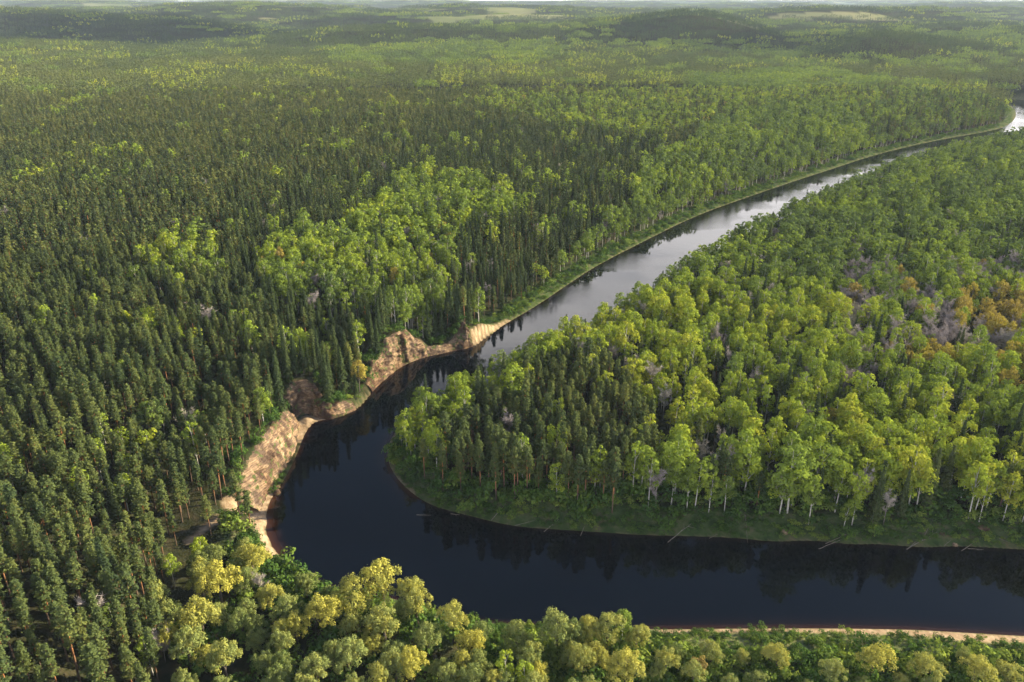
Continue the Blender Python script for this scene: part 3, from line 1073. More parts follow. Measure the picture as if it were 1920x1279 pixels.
# clearings and shores
front = head & (by > 880)                              # the open bank in front of the headland wood
tipz = head & (bx < 820) & (by > 780)
margin = np.where(front, 4.6, np.where(tipz, 4.0, 2.5))
margin = np.where(~head, np.where(cl[0] < 14, 2.0, 7.0), margin)
keep &= (sd > margin + 2 * rng.random(len(sd)))
keep &= ~((cl[0] < cl[2] * 0.75 + 1.0) & ~head)
WILLOWS_ZONE = upl([(318, 1058), (440, 985), (520, 1020), (700, 1090), (1000, 1150), (3200, 1190), (3200, 2200), (250, 2200), (300, 1260)], 3)
keep &= ~in_poly(X, Y, WILLOWS_ZONE)
LEDGE = upl([(436, 938, 8), (450, 900, 9), (492, 895, 6), (505, 950, 2), (485, 985, 1)])
keep &= ~in_poly(X, Y, LEDGE)
keep &= seg_dist(X, Y, PATH) > 2.6
keep &= ~in_poly(X, Y, upl([(428, 800, 13), (440, 782, 13), (468, 784, 12), (480, 798, 12), (458, 812, 12)]))
keep &= rng.random(len(X)) > 0.06 + 0.14 * smooth(0.6, 0.85, vnoise(X / 16.0, Y / 16.0, 77))
cl0 = cl[0]
X, Y, Z, sd, head, px, py, dep, bx, by, front, cl0 = (a[keep] for a in (X, Y, Z, sd, head, px, py, dep, bx, by, front, cl0))
W = kinds_at(px, py, X, Y, head)
W = np.cumsum(W / W.sum(1, keepdims=True), 1)
KI = (rng.random(len(X))[:, None] > W).sum(1).clip(0, 4)
# broad crowns need more room than conifers: thin the broadleaves
drop = ((KI == 2) | (KI == 3)) & (rng.random(len(X)) < np.where(head, 0.46, 0.34)) | (KI == 4) & (rng.random(len(X)) < 0.3)
S = np.choose(KI, [rng.normal(1.0, 0.14, len(X)), rng.normal(0.98, 0.19, len(X)), rng.normal(1.0, 0.17, len(X)), rng.normal(0.95, 0.12, len(X)), rng.normal(0.92, 0.12, len(X))]).clip(0.55, 1.35)
edge = np.where(head & ~front, 0.72 + 0.28 * smooth(2, 26, sd), np.where(~head & (cl0 > 22), 0.78 + 0.22 * smooth(7, 30, sd), np.where(front & (sd < 34), 1.10, 1.0)))
S *= edge * np.where(KI < 2, 0.80, 0.86)
TB = vnoise(X / 30.0, Y / 30.0, 81)
TINT = np.choose(KI, [0.30 + 0.35 * TB, 0.25 + 0.4 * TB, 0.25 + 0.5 * TB, 0.3 + 0.6 * TB, 0.1 + 0.7 * TB]) + rng.normal(0, 0.12, len(X))
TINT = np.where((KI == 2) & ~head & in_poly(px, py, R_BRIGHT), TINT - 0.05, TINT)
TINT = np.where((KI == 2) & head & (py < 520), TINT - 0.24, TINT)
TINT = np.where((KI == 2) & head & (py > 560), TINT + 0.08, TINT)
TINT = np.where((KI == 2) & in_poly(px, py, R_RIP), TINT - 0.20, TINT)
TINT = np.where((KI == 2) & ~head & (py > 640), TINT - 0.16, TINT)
TINT = np.where((KI == 0), TINT + 0.22 * smooth(600, 1100, Y) + rng.normal(0, 0.14, len(X)) * (Y > 400), TINT)  # far pines tinted paler, a sunlit band put into the needle colour
TINT = TINT.clip(0, 1)
S = np.where((KI == 2) & ~head & (py > 640), S * 0.84, S)
ok = ~drop
X, Y, Z, sd, head, px, py, dep, bx, by, KI, S, TINT = (a[ok] for a in (X, Y, Z, sd, head, px, py, dep, bx, by, KI, S, TINT))
ROT = rng.uniform(0, 6.28, len(X))
print('trees', len(X), [int((KI == k).sum()) for k in range(5)])

# ------------------------------------------------------------------ the nearest of each kind stand as trees of their own
NAMES = {'pine': 'pine_tree', 'spruce': 'spruce_tree', 'birch': 'birch_tree', 'golden': 'golden_leaf_tree', 'bare': 'bare_tree', 'willow': 'willow_tree', 'shrub': 'shrub', 'wbare': 'bare_tree'}


def place(kind, x, y, z, scale, rot, tint, label, group=None, var=0, cat='tree'):
    lib = LIB[kind]
    tm, cm, jm = lib[var % len(lib)]
    e = bpy.data.objects.new(NAMES[kind], None)
    e.empty_display_size = 0.5
    COL.objects.link(e)
    e.location = (x, y, z)
    e.rotation_euler = (0, 0, rot)
    e.scale = scale if isinstance(scale, tuple) else (scale, scale, scale)
    tag(e, label, cat, group)
    for nm, me in (('trunk', tm), ('crown', cm)):
        c = bpy.data.objects.new(nm, me)
        COL.objects.link(c)
        c.parent = e
        c['tint'] = float(tint)
    return e


def describe(kind, i):
    """label and group of a tree of the forest: what it looks like and which stand it belongs to"""
    t = TINT[i]
    if kind == 'pine':
        col = 'olive' if t > 0.48 else 'dark green'
        if head[i]:
            return f'{col} pine with a bare trunk in the pine stand on the headland', f'{col} pines on the headland'
        if bx[i] > 330 and by[i] < 960:
            return f'{col} pine with orange trunk on the plateau above the long sandstone cliff', f'{col} pines above the long cliff'
        if by[i] > 1000:
            return f'{col} tall pine in the dense forest below the cliff beside the yellow willows', f'{col} pines beside the willows'
        return f'{col} tall pine in the dense forest stretching back from the cliffs', f'{col} pines of the forest behind the cliffs'
    if kind == 'spruce':
        col = 'mid green' if t > 0.45 else 'dark'
        if head[i]:
            return f'{col} pointed spruce among the leafy trees on the headland', f'{col} spruces on the headland'
        if by[i] > 900:
            return f'{col} pointed spruce among the pines close to the yellow willows', f'{col} spruces near the willows'
        return f'{col} narrow spruce in the conifer belt above the sandstone cliffs', f'{col} spruces above the cliffs'
    if kind == 'birch':
        col = 'yellow-green' if t > 0.58 else ('fresh green' if t > 0.38 else 'dull green')
        if head[i]:
            if sd[i] < 24 and by[i] > 850:
                return f'{col} birch with white trunk at the river edge of the headland wood', f'{col} birches at the headland edge'
            if bx[i] < 1150:
                return f'{col} birch around the pine stand near the tip of the headland', f'{col} birches by the headland pines'
            return f'{col} birch inside the leafy wood covering the headland', f'{col} birches inside the headland wood'
        if bx[i] > 850:
            return f'{col} birch on the straight far bank upstream of the cliffs', f'{col} birches on the upstream bank'
        if by[i] < 640:
            return f'{col} birch in the bright leafy patch among the dark spruces', f'{col} birches of the bright patch'
        return f'{col} birch standing among the pines of the cliff side forest', f'{col} birches among the pines'
    if kind == 'golden':
        col = 'orange-brown' if t < 0.5 else 'golden yellow'
        return f'{col} leafed tree in the mixed wood on the headland' if head[i] else f'{col} leafed tree in the forest above the cliffs', f'{col} trees {"on the headland" if head[i] else "above the cliffs"}'
    col = 'grey-violet' if t < 0.45 else 'pale grey'
    if head[i]:
        return f'{col} leafless tree among the green crowns of the headland wood', f'{col} bare trees on the headland'
    return f'{col} leafless tree among the trees of the cliff side forest', f'{col} bare trees in the cliff side forest'


size = S / dep
tpx, tpy, _ = project(X, Y, Z + 17 * S)
mpx, mpy, _ = project(X, Y, Z + 12 * S)
vis = (mpx > 2) & (mpx < 1918) & (mpy < 1268) & (mpy > 5)
single = np.zeros(len(X), bool)
for k, kind in enumerate(KINDS):
    c = np.nonzero((KI == k) & vis)[0]
    c = c[np.argsort(-size[c])][:300]
    single[c] = True
    for i in c:
        lab, grp = describe(kind, i)
        w = rng.uniform(0.94, 1.22) if kind == 'birch' else rng.uniform(0.88, 1.14)
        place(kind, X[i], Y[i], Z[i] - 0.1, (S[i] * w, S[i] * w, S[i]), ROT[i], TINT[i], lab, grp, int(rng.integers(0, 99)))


# ------------------------------------------------------------------ the rest of each kind: one mass per kind
def mass(name, meshes, P, rot, scl, tint, vid):
    """one object: geometry nodes set one of the meshes on every point"""
    coll = bpy.data.collections.new(name + '_sources')
    for i, me in enumerate(meshes):
        o = bpy.data.objects.new(f'{name}_source_{i:02d}', me)
        coll.objects.link(o)
    me = bpy.data.meshes.new(name)
    me.vertices.add(len(P))
    me.vertices.foreach_set('co', np.asarray(P, np.float32).ravel())
    for k, typ, arr in (('rot', 'FLOAT', rot), ('tint', 'FLOAT', tint)):
        a = me.attributes.new(k, typ, 'POINT')
        a.data.foreach_set('value', np.asarray(arr, np.float32))
    a = me.attributes.new('vid', 'INT', 'POINT')
    a.data.foreach_set('value', np.asarray(vid, np.int32))
    a = me.attributes.new('scl', 'FLOAT_VECTOR', 'POINT')
    a.data.foreach_set('vector', np.asarray(scl, np.float32).ravel())
    ob = bpy.data.objects.new(name, me)
    COL.objects.link(ob)
    ob['kind'] = 'stuff'
    ng = bpy.data.node_groups.new(name, 'GeometryNodeTree')
    ng.interface.new_socket('Geometry', in_out='INPUT', socket_type='NodeSocketGeometry')
    ng.interface.new_socket('Geometry', in_out='OUTPUT', socket_type='NodeSocketGeometry')
    gi = ng.nodes.new('NodeGroupInput')
    go = ng.nodes.new('NodeGroupOutput')
    iop = ng.nodes.new('GeometryNodeInstanceOnPoints')
    ci = ng.nodes.new('GeometryNodeCollectionInfo')
    ci.inputs['Collection'].default_value = coll
    ci.inputs['Separate Children'].default_value = True
    ci.inputs['Reset Children'].default_value = True
    iop.inputs['Pick Instance'].default_value = True

    def attr(nm, typ):
        n = ng.nodes.new('GeometryNodeInputNamedAttribute')
        n.data_type = typ
        n.inputs['Name'].default_value = nm
        return n.outputs['Attribute']
    cx = ng.nodes.new('ShaderNodeCombineXYZ')
    ng.links.new(attr('rot', 'FLOAT'), cx.inputs[2])
    ng.links.new(gi.outputs[0], iop.inputs['Points'])
    ng.links.new(ci.outputs[0], iop.inputs['Instance'])
    ng.links.new(attr('vid', 'INT'), iop.inputs['Instance Index'])
    ng.links.new(cx.outputs[0], iop.inputs['Rotation'])
    ng.links.new(attr('scl', 'FLOAT_VECTOR'), iop.inputs['Scale'])
    ng.links.new(iop.outputs[0], go.inputs[0])
    md = ob.modifiers.new('scatter', 'NODES')
    md.node_group = ng
    return ob


MASS_NAME = {'pine': 'pine_forest', 'spruce': 'spruce_forest', 'birch': 'birch_forest', 'golden': 'golden_leaf_foliage', 'bare': 'bare_twig_foliage'}
for k, kind in enumerate(KINDS):
    m = (KI == k) & ~single
    if not m.any():
        continue
    n0, n1 = len(LIB[kind]), len(LIB1[kind])
    nn = int(m.sum())
    lod = dep[m] > 430
    vid = np.where(lod, n0 + rng.integers(0, n1, nn), rng.integers(0, n0, nn))
    w = rng.uniform(0.94, 1.22, nn) if kind == 'birch' else rng.uniform(0.88, 1.14, nn)
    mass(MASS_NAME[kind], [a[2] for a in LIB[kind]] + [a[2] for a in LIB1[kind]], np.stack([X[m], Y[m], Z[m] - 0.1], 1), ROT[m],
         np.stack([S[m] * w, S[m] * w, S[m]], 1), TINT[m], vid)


# ------------------------------------------------------------------ far woods: patches of small trees
def patch(kind, seed, size=36.0, n=46):
    r = np.random.default_rng(seed)
    g = Geo()
    k = int(math.sqrt(n))
    for i in range(k):
        for j in range(k):
            x = ((i + r.uniform(0.1, 0.9)) / k - 0.5) * size
            y = ((j + r.uniform(0.1, 0.9)) / k - 0.5) * size
            H = r.normal(18.5, 2.2)
            cl = r.random()
            if kind == 'con':
                m = 12
                t = r.random(m) ** 0.8
                z = H * (0.35 + 0.65 * t)
                R = 2.4 * (1 - t) ** 0.7 + 0.25
                a = r.uniform(0, 6.28, m)
                C = np.stack([x + np.cos(a) * R * 0.7, y + np.sin(a) * R * 0.7, z], 1)
                Nn = np.stack([np.cos(a), np.sin(a), np.full(m, 1.1)], 1) + r.normal(0, 0.3, (m, 3))
                g.leaves(C, Nn, 1.05 * r.uniform(0.7, 1.2, m), np.clip(cl + r.normal(0, 0.15, m), 0, 1), r)
            else:
                m = 14
                u = r.normal(size=(m, 3))
                u /= np.linalg.norm(u, axis=1, keepdims=True)
                u[:, 2] = np.abs(u[:, 2]) * 1.3 - 0.3
                R = r.uniform(2.2, 3.4)
                C = np.array([x, y, H * 0.68]) + u * np.array([R, R, H * 0.28])
                g.leaves(C, u + r.normal(0, 0.35, (m, 3)), 1.35 * r.uniform(0.7, 1.2, m), np.clip(cl + r.normal(0, 0.2, m), 0, 1), r)
    g.tube([[0, 0, 0], [0, 0, 3]], [0.2, 0.1], 3)
    return g.build('far_' + kind, M['spruce_bark'], M['pine'] if kind == 'con' else M['birch'])[2]


PATCHES = [patch('con', 700 + i) for i in range(3)] + [patch('dec', 710 + i) for i in range(3)] + [patch('dec', 720 + i, 36.0, 9) for i in range(3)]
PX, PY, PS = [], [], []
for r0, r1, step in ((FAR0 - 15, 3000, 33.0), (3000, 6500, 50.0), (6500, 16800, 84.0)):
    a = np.arange(-int(0.9 * r1 / step), int(0.9 * r1 / step) + 1) * step
    b = np.arange(int(r0 * 0.6 / step), int(r1 / step) + 1) * step
    A, B = np.meshgrid(a, b)
    A = (A + rng.uniform(-0.3, 0.3, A.shape) * step).ravel()
    B = (B + rng.uniform(-0.3, 0.3, B.shape) * step).ravel()
    q = np.hypot(A, B)
    kk = (q > r0) & (q <= r1) & (np.abs(A) < 0.78 * B)
    PX.append(A[kk])
    PY.append(B[kk])
    PS.append(np.full(kk.sum(), step / 33.0))
PX, PY, PS = map(np.concatenate, (PX, PY, PS))
psd = np.where(np.hypot(PX, PY) < 4000, river_sd(PX, PY), 2000.0)
PZ = height(PX, PY, psd)
ppx, ppy, pdep = project(PX, PY, PZ + 14)
fieldp = (fbm(PX / 700.0, PY / 420.0, 71, 3) > 0.695) & (np.hypot(PX, PY) > 3000)
kk = (psd > 16) & ~fieldp
sn = fbm(PX / 260.0, PY / 150.0, 95, 4)
dec = smooth(0.52, 0.68, sn) * 0.5 + 0.03
R_F1 = [(600, 110), (640, 85), (800, 70), (1000, 85), (1060, 100), (990, 118), (800, 122)]
R_F2 = [(1270, 140), (1500, 122), (1640, 140), (1780, 160), (1600, 180), (1300, 170)]
R_F3 = [(1480, 60), (1920, 50), (1920, 100), (1780, 90), (1600, 70)]
R_F4 = [(-300, 165), (60, 175), (70, 230), (-300, 240)]
dec = np.where((ppx < 900) & (ppy > 62), dec * 0.25, dec)
dec = np.where(in_poly(ppx, ppy, R_F1), 0.6, dec)
dec = np.where(in_poly(ppx, ppy, R_F2), 0.75, dec)
dec = np.where(in_poly(ppx, ppy, R_F3), 0.6, dec)
hillm = np.zeros(len(PX))
for hx, hy, hz, rx, ry in HILLS[:3]:
    hillm = np.maximum(hillm, np.exp(-((PX - hx) / rx) ** 2 - ((PY - hy) / ry) ** 2))
dec = np.where((hillm > 0.04) & (hillm < 0.3), np.maximum(dec, 0.5), dec)  # more pale broadleaves round the hills, standing in for sunlit crests
dec = np.where(hillm > 0.3, 0.03, dec)
isd = rng.random(len(PX)) < dec
tint = np.where(isd, 0.0 + 0.42 * vnoise(PX / 160.0, PY / 160.0, 97), 0.15 + 0.40 * smooth(2600, 1500, PY) + 0.35 * vnoise(PX / 160.0, PY / 160.0, 98)) + rng.normal(0, 0.08, len(PX))  # nearer conifer patches tinted paler, sunlight put into their colour
tint = np.where(hillm > 0.3, tint - 0.3, tint)  # hill slopes tinted darker, shade put into the leaf colour
vid = np.where(isd, 3, 0) + rng.integers(0, 3, len(PX))
zs = np.clip(rng.normal(1.0, 0.08, len(PX)), 0.8, 1.25) * (1 + 0.1 * (PS - 1))
# extra broadleaves among the conifers, their bright tint standing in for sunlit crowns
ex = kk & ~isd & (rng.random(len(PX)) < 0.03 + 0.45 * smooth(0.52, 0.66, vnoise(PX / 110.0, PY / 110.0, 99))) & (hillm < 0.45)
cat = lambda a, b: np.concatenate([a[kk], b[ex]])
P3 = np.stack([PX, PY, PZ - 0.3], 1)
S3 = np.stack([PS, PS, zs], 1)
mass('distant_forest', PATCHES, cat(P3, P3), rng.uniform(0, 6.28, int(kk.sum() + ex.sum())), cat(S3, S3 * np.array([1.0, 1.0, 1.12])), cat(tint.clip(0, 1), rng.uniform(0.5, 1.0, len(PX))), cat(vid, 6 + rng.integers(0, 3, len(PX))))
print('patches', int(kk.sum()))

# ------------------------------------------------------------------ willows on the near bank (crown centre in the survey photo, crown radius in metres, height, tint)
WIL = [
    (470, 1045, 5.2, 13, 0.78, 'golden green willow at the sandy shore just below the sandstone ledge'),
    (408, 1090, 5.0, 15, 0.95, 'bright golden willow standing against the dark pines behind the shore'),
    (375, 1155, 4.8, 14, 0.72, 'two-toned willow, golden above and grey-green below, in front of the pines'),
    (350, 1215, 4.2, 13, 0.40, 'grey-green willow at the foot of the golden one near the dark pines'),
    (420, 1240, 4.0, 12, 0.50, 'rounded pale willow low down between the pines and the golden willows'),
    (292, 1130, 3.6, 13, 0.45, 'slim grey-green willow touching the edge of the pine forest'),
    (505, 1120, 3.2, 10, 0.66, 'small willow with a yellow top in the green thicket by the inlet'),
    (600, 1150, 4.6, 14, 0.92, 'bright yellow rounded willow with a dark trunk side left of the biggest willow'),
    (555, 1180, 3.2, 11, 0.85, 'narrow yellow willow clump leaning on the rounded yellow willow'),
    (540, 1150, 3.6, 11, 0.35, 'pale grey-green willow behind the narrow yellow willow clump'),
    (715, 1085, 5.6, 17, 0.80, 'largest golden willow on the point, reaching out in front of the water'),
    (665, 1120, 4.4, 15, 0.70, 'yellow-green willow filling the shoulder of the largest golden willow'),
    (780, 1120, 4.4, 14, 0.66, 'willow with olive gold crown at the water side of the point'),
    (720, 1165, 4.4, 13, 0.55, 'mixed green and gold willow in the middle of the point'),
    (850, 1160, 3.6, 12, 0.70, 'domed olive-gold willow at the end of the row by the open bank'),
    (880, 1205, 3.8, 11, 0.97, 'orange-gold willow beside the dark gap of the open bank'),
    (800, 1195, 3.6, 11, 0.30, 'silvery green willow behind the orange-gold one'),
    (770, 1240, 3.9, 11, 0.93, 'bright golden willow low at the picture edge below the silvery one'),
    (650, 1235, 4.6, 12, 0.38, 'broad silvery green willow at the lower edge below the yellow ones'),
    (590, 1265, 4.2, 11, 0.42, 'broad pale willow in the lowest row next to the silvery one'),
    (1045, 1180, 4.4, 13, 0.36, 'pale feathery willow on the open bank, its thin top against the water'),
    (1140, 1180, 4.0, 11, 0.52, 'pale yellow-green willow pair partner at the edge of the open bank'),
    (1195, 1195, 3.0, 9, 0.60, 'small yellowish willow at the end of the pale willows by the beach'),
    (1095, 1240, 3.2, 10, 0.58, 'narrow cream-green willow in front of the pale pair'),
    (1175, 1255, 4.4, 10, 0.80, 'low spreading golden willow below the pale willows'),
    (1010, 1262, 3.0, 9, 0.95, 'small orange-gold willow at the very bottom beside the bright birch'),
    (1335, 1222, 2.7, 7, 0.50, 'small round cream-green willow among the bank bushes'),
    (1460, 1228, 3.0, 8, 0.72, 'yellow-green willow with spread limbs in the middle of the bank bushes'),
    (1250, 1235, 3.0, 9, 0.62, 'tall yellow-green willow bush in front of the round bright bushes'),
    (1300, 1262, 2.6, 8, 0.46, 'cream-coloured willow bush at the lower edge'),
    (1640, 1235, 4.6, 9, 0.86, 'widest golden willow of the bank bushes, opposite the sandy beach'),
    (1735, 1252, 3.8, 8, 0.62, 'pale green-gold willow next to the widest golden one'),
    (1830, 1252, 4.0, 8, 0.74, 'golden willow with many small domes towards the corner of the bank'),
    (1890, 1268, 3.6, 7, 0.66, 'last willow of the bank bushes in the corner'),
    (1560, 1262, 3.0, 8, 0.45, 'green willow bush between the golden willows at the lower edge'),
]
willow_pts = []
for j, (qx, qy, R_, H_, t_, lab) in enumerate(WIL):
    zb = 1.6
    c = unproj(qx, qy, zb + H_ * 0.62)
    x, y = c[0], c[1]
    s_ = float(river_sd(np.array([x]), np.array([y]))[0])
    zz = float(height(np.array([x]), np.array([y]))[0])
    willow_pts.append((x, y, R_))
    place('willow', x, y, max(zz, 0.3) - 0.1, (R_ / 4.7, R_ / 4.7, H_ / 12.2), j * 1.7, t_, lab, None, j)
willow_pts = np.array(willow_pts)

# greener willows that fill the gaps between them
FILL = upl([(330, 1080), (470, 1010), (520, 1045), (640, 1120), (720, 1130), (900, 1175), (1230, 1200), (1960, 1225), (1990, 1330), (300, 1380), (280, 1180)], 7)
nf = 0
while nf < 115:
    x, y = rng.uniform(FILL[:, 0].min(), FILL[:, 0].max()), rng.uniform(FILL[:, 1].min(), FILL[:, 1].max())
    if not in_poly(np.array([x]), np.array([y]), FILL)[0] or (np.hypot(willow_pts[:, 0] - x, willow_pts[:, 1] - y) < 0.50 * (willow_pts[:, 2] + 2.6)).any():
        rng.random()
        nf += 0.004
        continue
    s_ = float(river_sd(np.array([x]), np.array([y]))[0])
    if s_ < 4.0 + (8 if x > 20 else 0):
        continue
    big = x < 22
    R_, H_ = (rng.uniform(2.6, 3.6), rng.uniform(7, 11)) if big else (rng.uniform(1.5, 2.6), rng.uniform(3.5, 6.5))
    t_ = rng.uniform(0.12, 0.5) if rng.random() < 0.72 else rng.uniform(0.5, 0.8)
    col = 'green' if t_ < 0.28 else ('pale green' if t_ < 0.5 else 'yellowish')
    lab, grp = (f'{col} rounded willow filling the thicket between the golden willows', f'{col} willows in the thicket') if big else (f'{col} low willow bush on the near bank below the sandy beach', f'{col} willow bushes of the near bank')
    place('willow', x, y, float(height(np.array([x]), np.array([y]))[0]) - 0.1, (R_ / 4.7, R_ / 4.7, H_ / 12.2), rng.uniform(0, 6), t_, lab, grp, int(rng.integers(0, 9)))
    willow_pts = np.concatenate([willow_pts, [[x, y, R_]]])
    nf += 1

# single birches and other trees of the near bank
EXTRA = [
    ('birch', 950, 1245, 0.72, 0.66, 'bright yellow-green birch with a pointed top among the willows at the bottom'),
    ('birch', 985, 1262, 0.6, 0.60, 'smaller yellow-green birch just beside the pointed bright one'),
    ('birch', 375, 1030, 0.62, 0.72, 'slender bright birch with white stem before the dark pines by the willows'),
    ('birch', 320, 1060, 0.60, 0.64, 'bright green young birch at the edge of the pines, lower than the slender one'),
    ('birch', 1168, 1168, 0.50, 0.30, 'deep green round tree between the pale willows by the water'),
    ('golden', 1310, 1243, 0.40, 0.20, 'small reddish-brown bush tree among the green bank bushes'),
    ('golden', 672, 703, 0.85, 0.62, 'mustard yellow tree among the spruces left of the orange cliff'),
    ('bare', 490, 1085, 0.55, 0.5, 'twiggy grey tree between the golden willows and the shore thicket'),
    ('bare', 300, 1195, 0.62, 0.5, 'pale grey leafless tree with spreading twigs at the foot of the pines'),
    ('bare', 175, 1130, 0.85, 0.45, 'whitish dead tree standing out among the pines'),
    ('bare', 1470, 905, 0.85, 0.9, 'leafless white-stemmed tree at the front of the headland wood'),
    ('wbare', 1640, 575, 1.05, 0.35, 'big grey-violet leafless tree with a broad fan of twigs on the headland'),
    ('wbare', 1600, 600, 0.85, 0.9, 'broad pale buff leafless tree beside the big grey-violet one'),
    ('wbare', 1455, 555, 0.80, 0.95, 'cream-coloured budding tree with a round crown on the headland'),
    ('wbare', 1690, 612, 0.75, 0.85, 'buff leafless tree with a domed crown below the big grey-violet one'),
    ('wbare', 1820, 500, 0.80, 0.20, 'grey-violet leafless tree up the headland behind the orange trees'),
    ('wbare', 1640, 495, 0.75, 0.25, 'grey-violet leafless tree further back than the big one'),
    ('wbare', 1865, 632, 0.75, 0.40, 'grey leafless tree in front of the orange trees'),
    ('wbare', 1600, 665, 0.65, 0.45, 'smaller grey leafless tree in front of the buff ones'),
    ('wbare', 1745, 570, 0.85, 0.30, 'grey leafless tree with upright twigs next to the orange trees'),
    ('wbare', 805, 445, 0.75, 0.35, 'grey leafless tree with a round crown in the bright leafy patch'),
    ('birch', 1586, 965, 0.50, 0.42, 'bright green round tree standing alone on the open bank of the headland'),
]
for j, (kind, qx, qy, s_, t_, lab) in enumerate(EXTRA):
    zg = 3.0
    for _ in range(4):
        c = unproj(qx, qy, zg + 12.5 * s_)
        zg = float(height(c[:1], c[1:2])[0])
    sx = s_ * (1.35 if 'round tree' in lab or 'bush tree' in lab else 1.0)
    place(kind, c[0], c[1], zg - 0.1, (sx, sx, s_), j * 1.1, t_, lab, None, j)

# ------------------------------------------------------------------ shrubs of the banks
SH = []


def scatter_shrubs(n, poly, smin, smax, tmin, tmax, sdmin, gap, where, z=1.5):
    P = upl(poly, z)
    x0, y0 = P.min(0)
    x1, y1 = P.max(0)
    k = 0
    tries = 0
    while k < n and tries < 12000:
        tries += 1
        x, y = rng.uniform(x0, x1), rng.uniform(y0, y1)
        if not in_poly(np.array([x]), np.array([y]), P)[0]:
            continue
        if any((x - q[0]) ** 2 + (y - q[1]) ** 2 < gap * gap for q in SH[-400:]):
            continue
        SH.append((x, y, rng.uniform(smin, smax), rng.uniform(tmin, tmax), where))
        k += 1


scatter_shrubs(150, [(840, 900), (1100, 930), (1400, 925), (1700, 930), (2100, 930), (2100, 1035), (1700, 1018), (1400, 1002), (1100, 990), (900, 965)], 0.6, 1.9, 0.1, 0.8, 1, 2.2, 'bank')
scatter_shrubs(120, [(840, 905), (1100, 915), (1400, 915), (1700, 918), (2000, 918), (2000, 975), (1700, 965), (1400, 958), (1100, 948), (900, 940)], 1.4, 2.6, 0.1, 0.6, 5, 2.6, 'bank', 3.5)
scatter_shrubs(40, [(740, 810), (800, 790), (860, 880), (900, 960), (830, 950), (760, 905), (735, 860)], 0.9, 2.2, 0.15, 0.7, 1, 2.2, 'tip')
scatter_shrubs(60, [(425, 985), (462, 975), (488, 1040), (560, 1080), (620, 1110), (640, 1140), (520, 1150), (440, 1080)], 1.0, 2.4, 0.1, 0.75, 1, 2.0, 'thicket')
scatter_shrubs(150, [(900, 1185), (1210, 1203), (1500, 1210), (1990, 1232), (1990, 1290), (1000, 1330)], 0.8, 2.2, 0.35, 1.0, 1, 2.1, 'south')
scatter_shrubs(60, [(470, 1090), (900, 1170), (920, 1290), (300, 1330), (300, 1200)], 1.2, 2.6, 0.2, 0.7, 1, 3.0, 'under')
scatter_shrubs(24, [(505, 930), (522, 915), (540, 885), (552, 860), (562, 838), (572, 820), (566, 815), (550, 845), (535, 868), (520, 893), (500, 925)], 0.35, 0.75, 0.25, 0.6, 0.4, 0.8, 'foot')
# along the rim of the cliffs
for L in CL_W.values():
    for p in range(len(L) - 1):
        ex, ey = L[p + 1, 0] - L[p, 0], L[p + 1, 1] - L[p, 1]
        q = math.hypot(ex, ey)
        for _ in range(int(q / 1.5) + 1):
            t_ = rng.random()
            off = L[p, 3] * 0.75 + rng.uniform(0.6, 6.0)
            SH.append((L[p, 0] + ex * t_ - ey / q * off, L[p, 1] + ey * t_ + ex / q * off, rng.uniform(0.6, 1.5), rng.uniform(0.1, 0.5), 'rim'))
# along the upstream bank
for p in range(len(OUTER) - 1):
    a, b = OUTER[p], OUTER[p + 1]
    if a[1] < 372 or a[1] > 1050:
        continue
    L = np.hypot(*(b - a))
    t = (b - a) / L
    nrm = np.array([-t[1], t[0]])
    for _ in range(int(L / 2.0)):
        q = a + t * rng.uniform(0, L) + nrm * rng.uniform(1.5, 12.0)
        SH.append((q[0], q[1], rng.uniform(0.5, 1.6), rng.uniform(0.2, 0.8), 'upstream'))
SH_A = np.array([(a, b, c, d) for a, b, c, d, _ in SH])
sh_w = np.array([e for *_, e in SH])
ssd = river_sd(SH_A[:, 0], SH_A[:, 1])
shz = height(SH_A[:, 0], SH_A[:, 1], ssd)
ok = (ssd > 0.6) & ((sand_of(SH_A[:, 0], SH_A[:, 1], ssd, vnoise(SH_A[:, 0] / 7.0, SH_A[:, 1] / 7.0, 51)) < 0.4) | (sh_w != 'south')) & ((ssd > 10) | (sh_w != 'south'))
SH_A, sh_w, ssd, shz = SH_A[ok], sh_w[ok], ssd[ok], shz[ok]
spx, spy, sdep = project(SH_A[:, 0], SH_A[:, 1], shz + 1)
sv = (spx > 0) & (spx < 1920) & (spy < 1275)
SHL = {'rim': ('{} bush on the rim of the sandstone cliffs', '{} bushes on the cliff rim'), 'bank': ('low {} shrub on the open grassy bank of the headland', '{} shrubs on the headland bank'), 'tip': ('{} shrub at the rounded tip of the headland beside the water', '{} shrubs at the headland tip'),
       'thicket': ('{} bush in the shore thicket between sandy beach and willows', '{} bushes of the shore thicket'), 'south': ('{} bush on the near bank below the sandy beach', '{} bushes of the near bank'),
       'under': ('{} bush growing under and between the tall willows', '{} bushes between the willows'), 'foot': ('{} bush on the waterline at the foot of the long cliff', '{} bushes at the cliff foot'),
       'upstream': ('{} shrub on the grassy strip of the straight upstream bank', '{} shrubs on the upstream bank')}
order = np.argsort(-(SH_A[:, 2] / sdep) * sv)[:300]
s_single = np.zeros(len(SH_A), bool)
s_single[order] = sv[order]
for i in np.nonzero(s_single)[0]:
    t_ = SH_A[i, 3]
    col = 'bright green' if t_ > 0.5 else 'dark green'
    a, b = SHL[sh_w[i]]
    place('shrub', SH_A[i, 0], SH_A[i, 1], shz[i] - 0.05, SH_A[i, 2], rng.uniform(0, 6.28), t_, a.format(col), b.format(col), int(rng.integers(0, 9)), 'shrub')
m = ~s_single
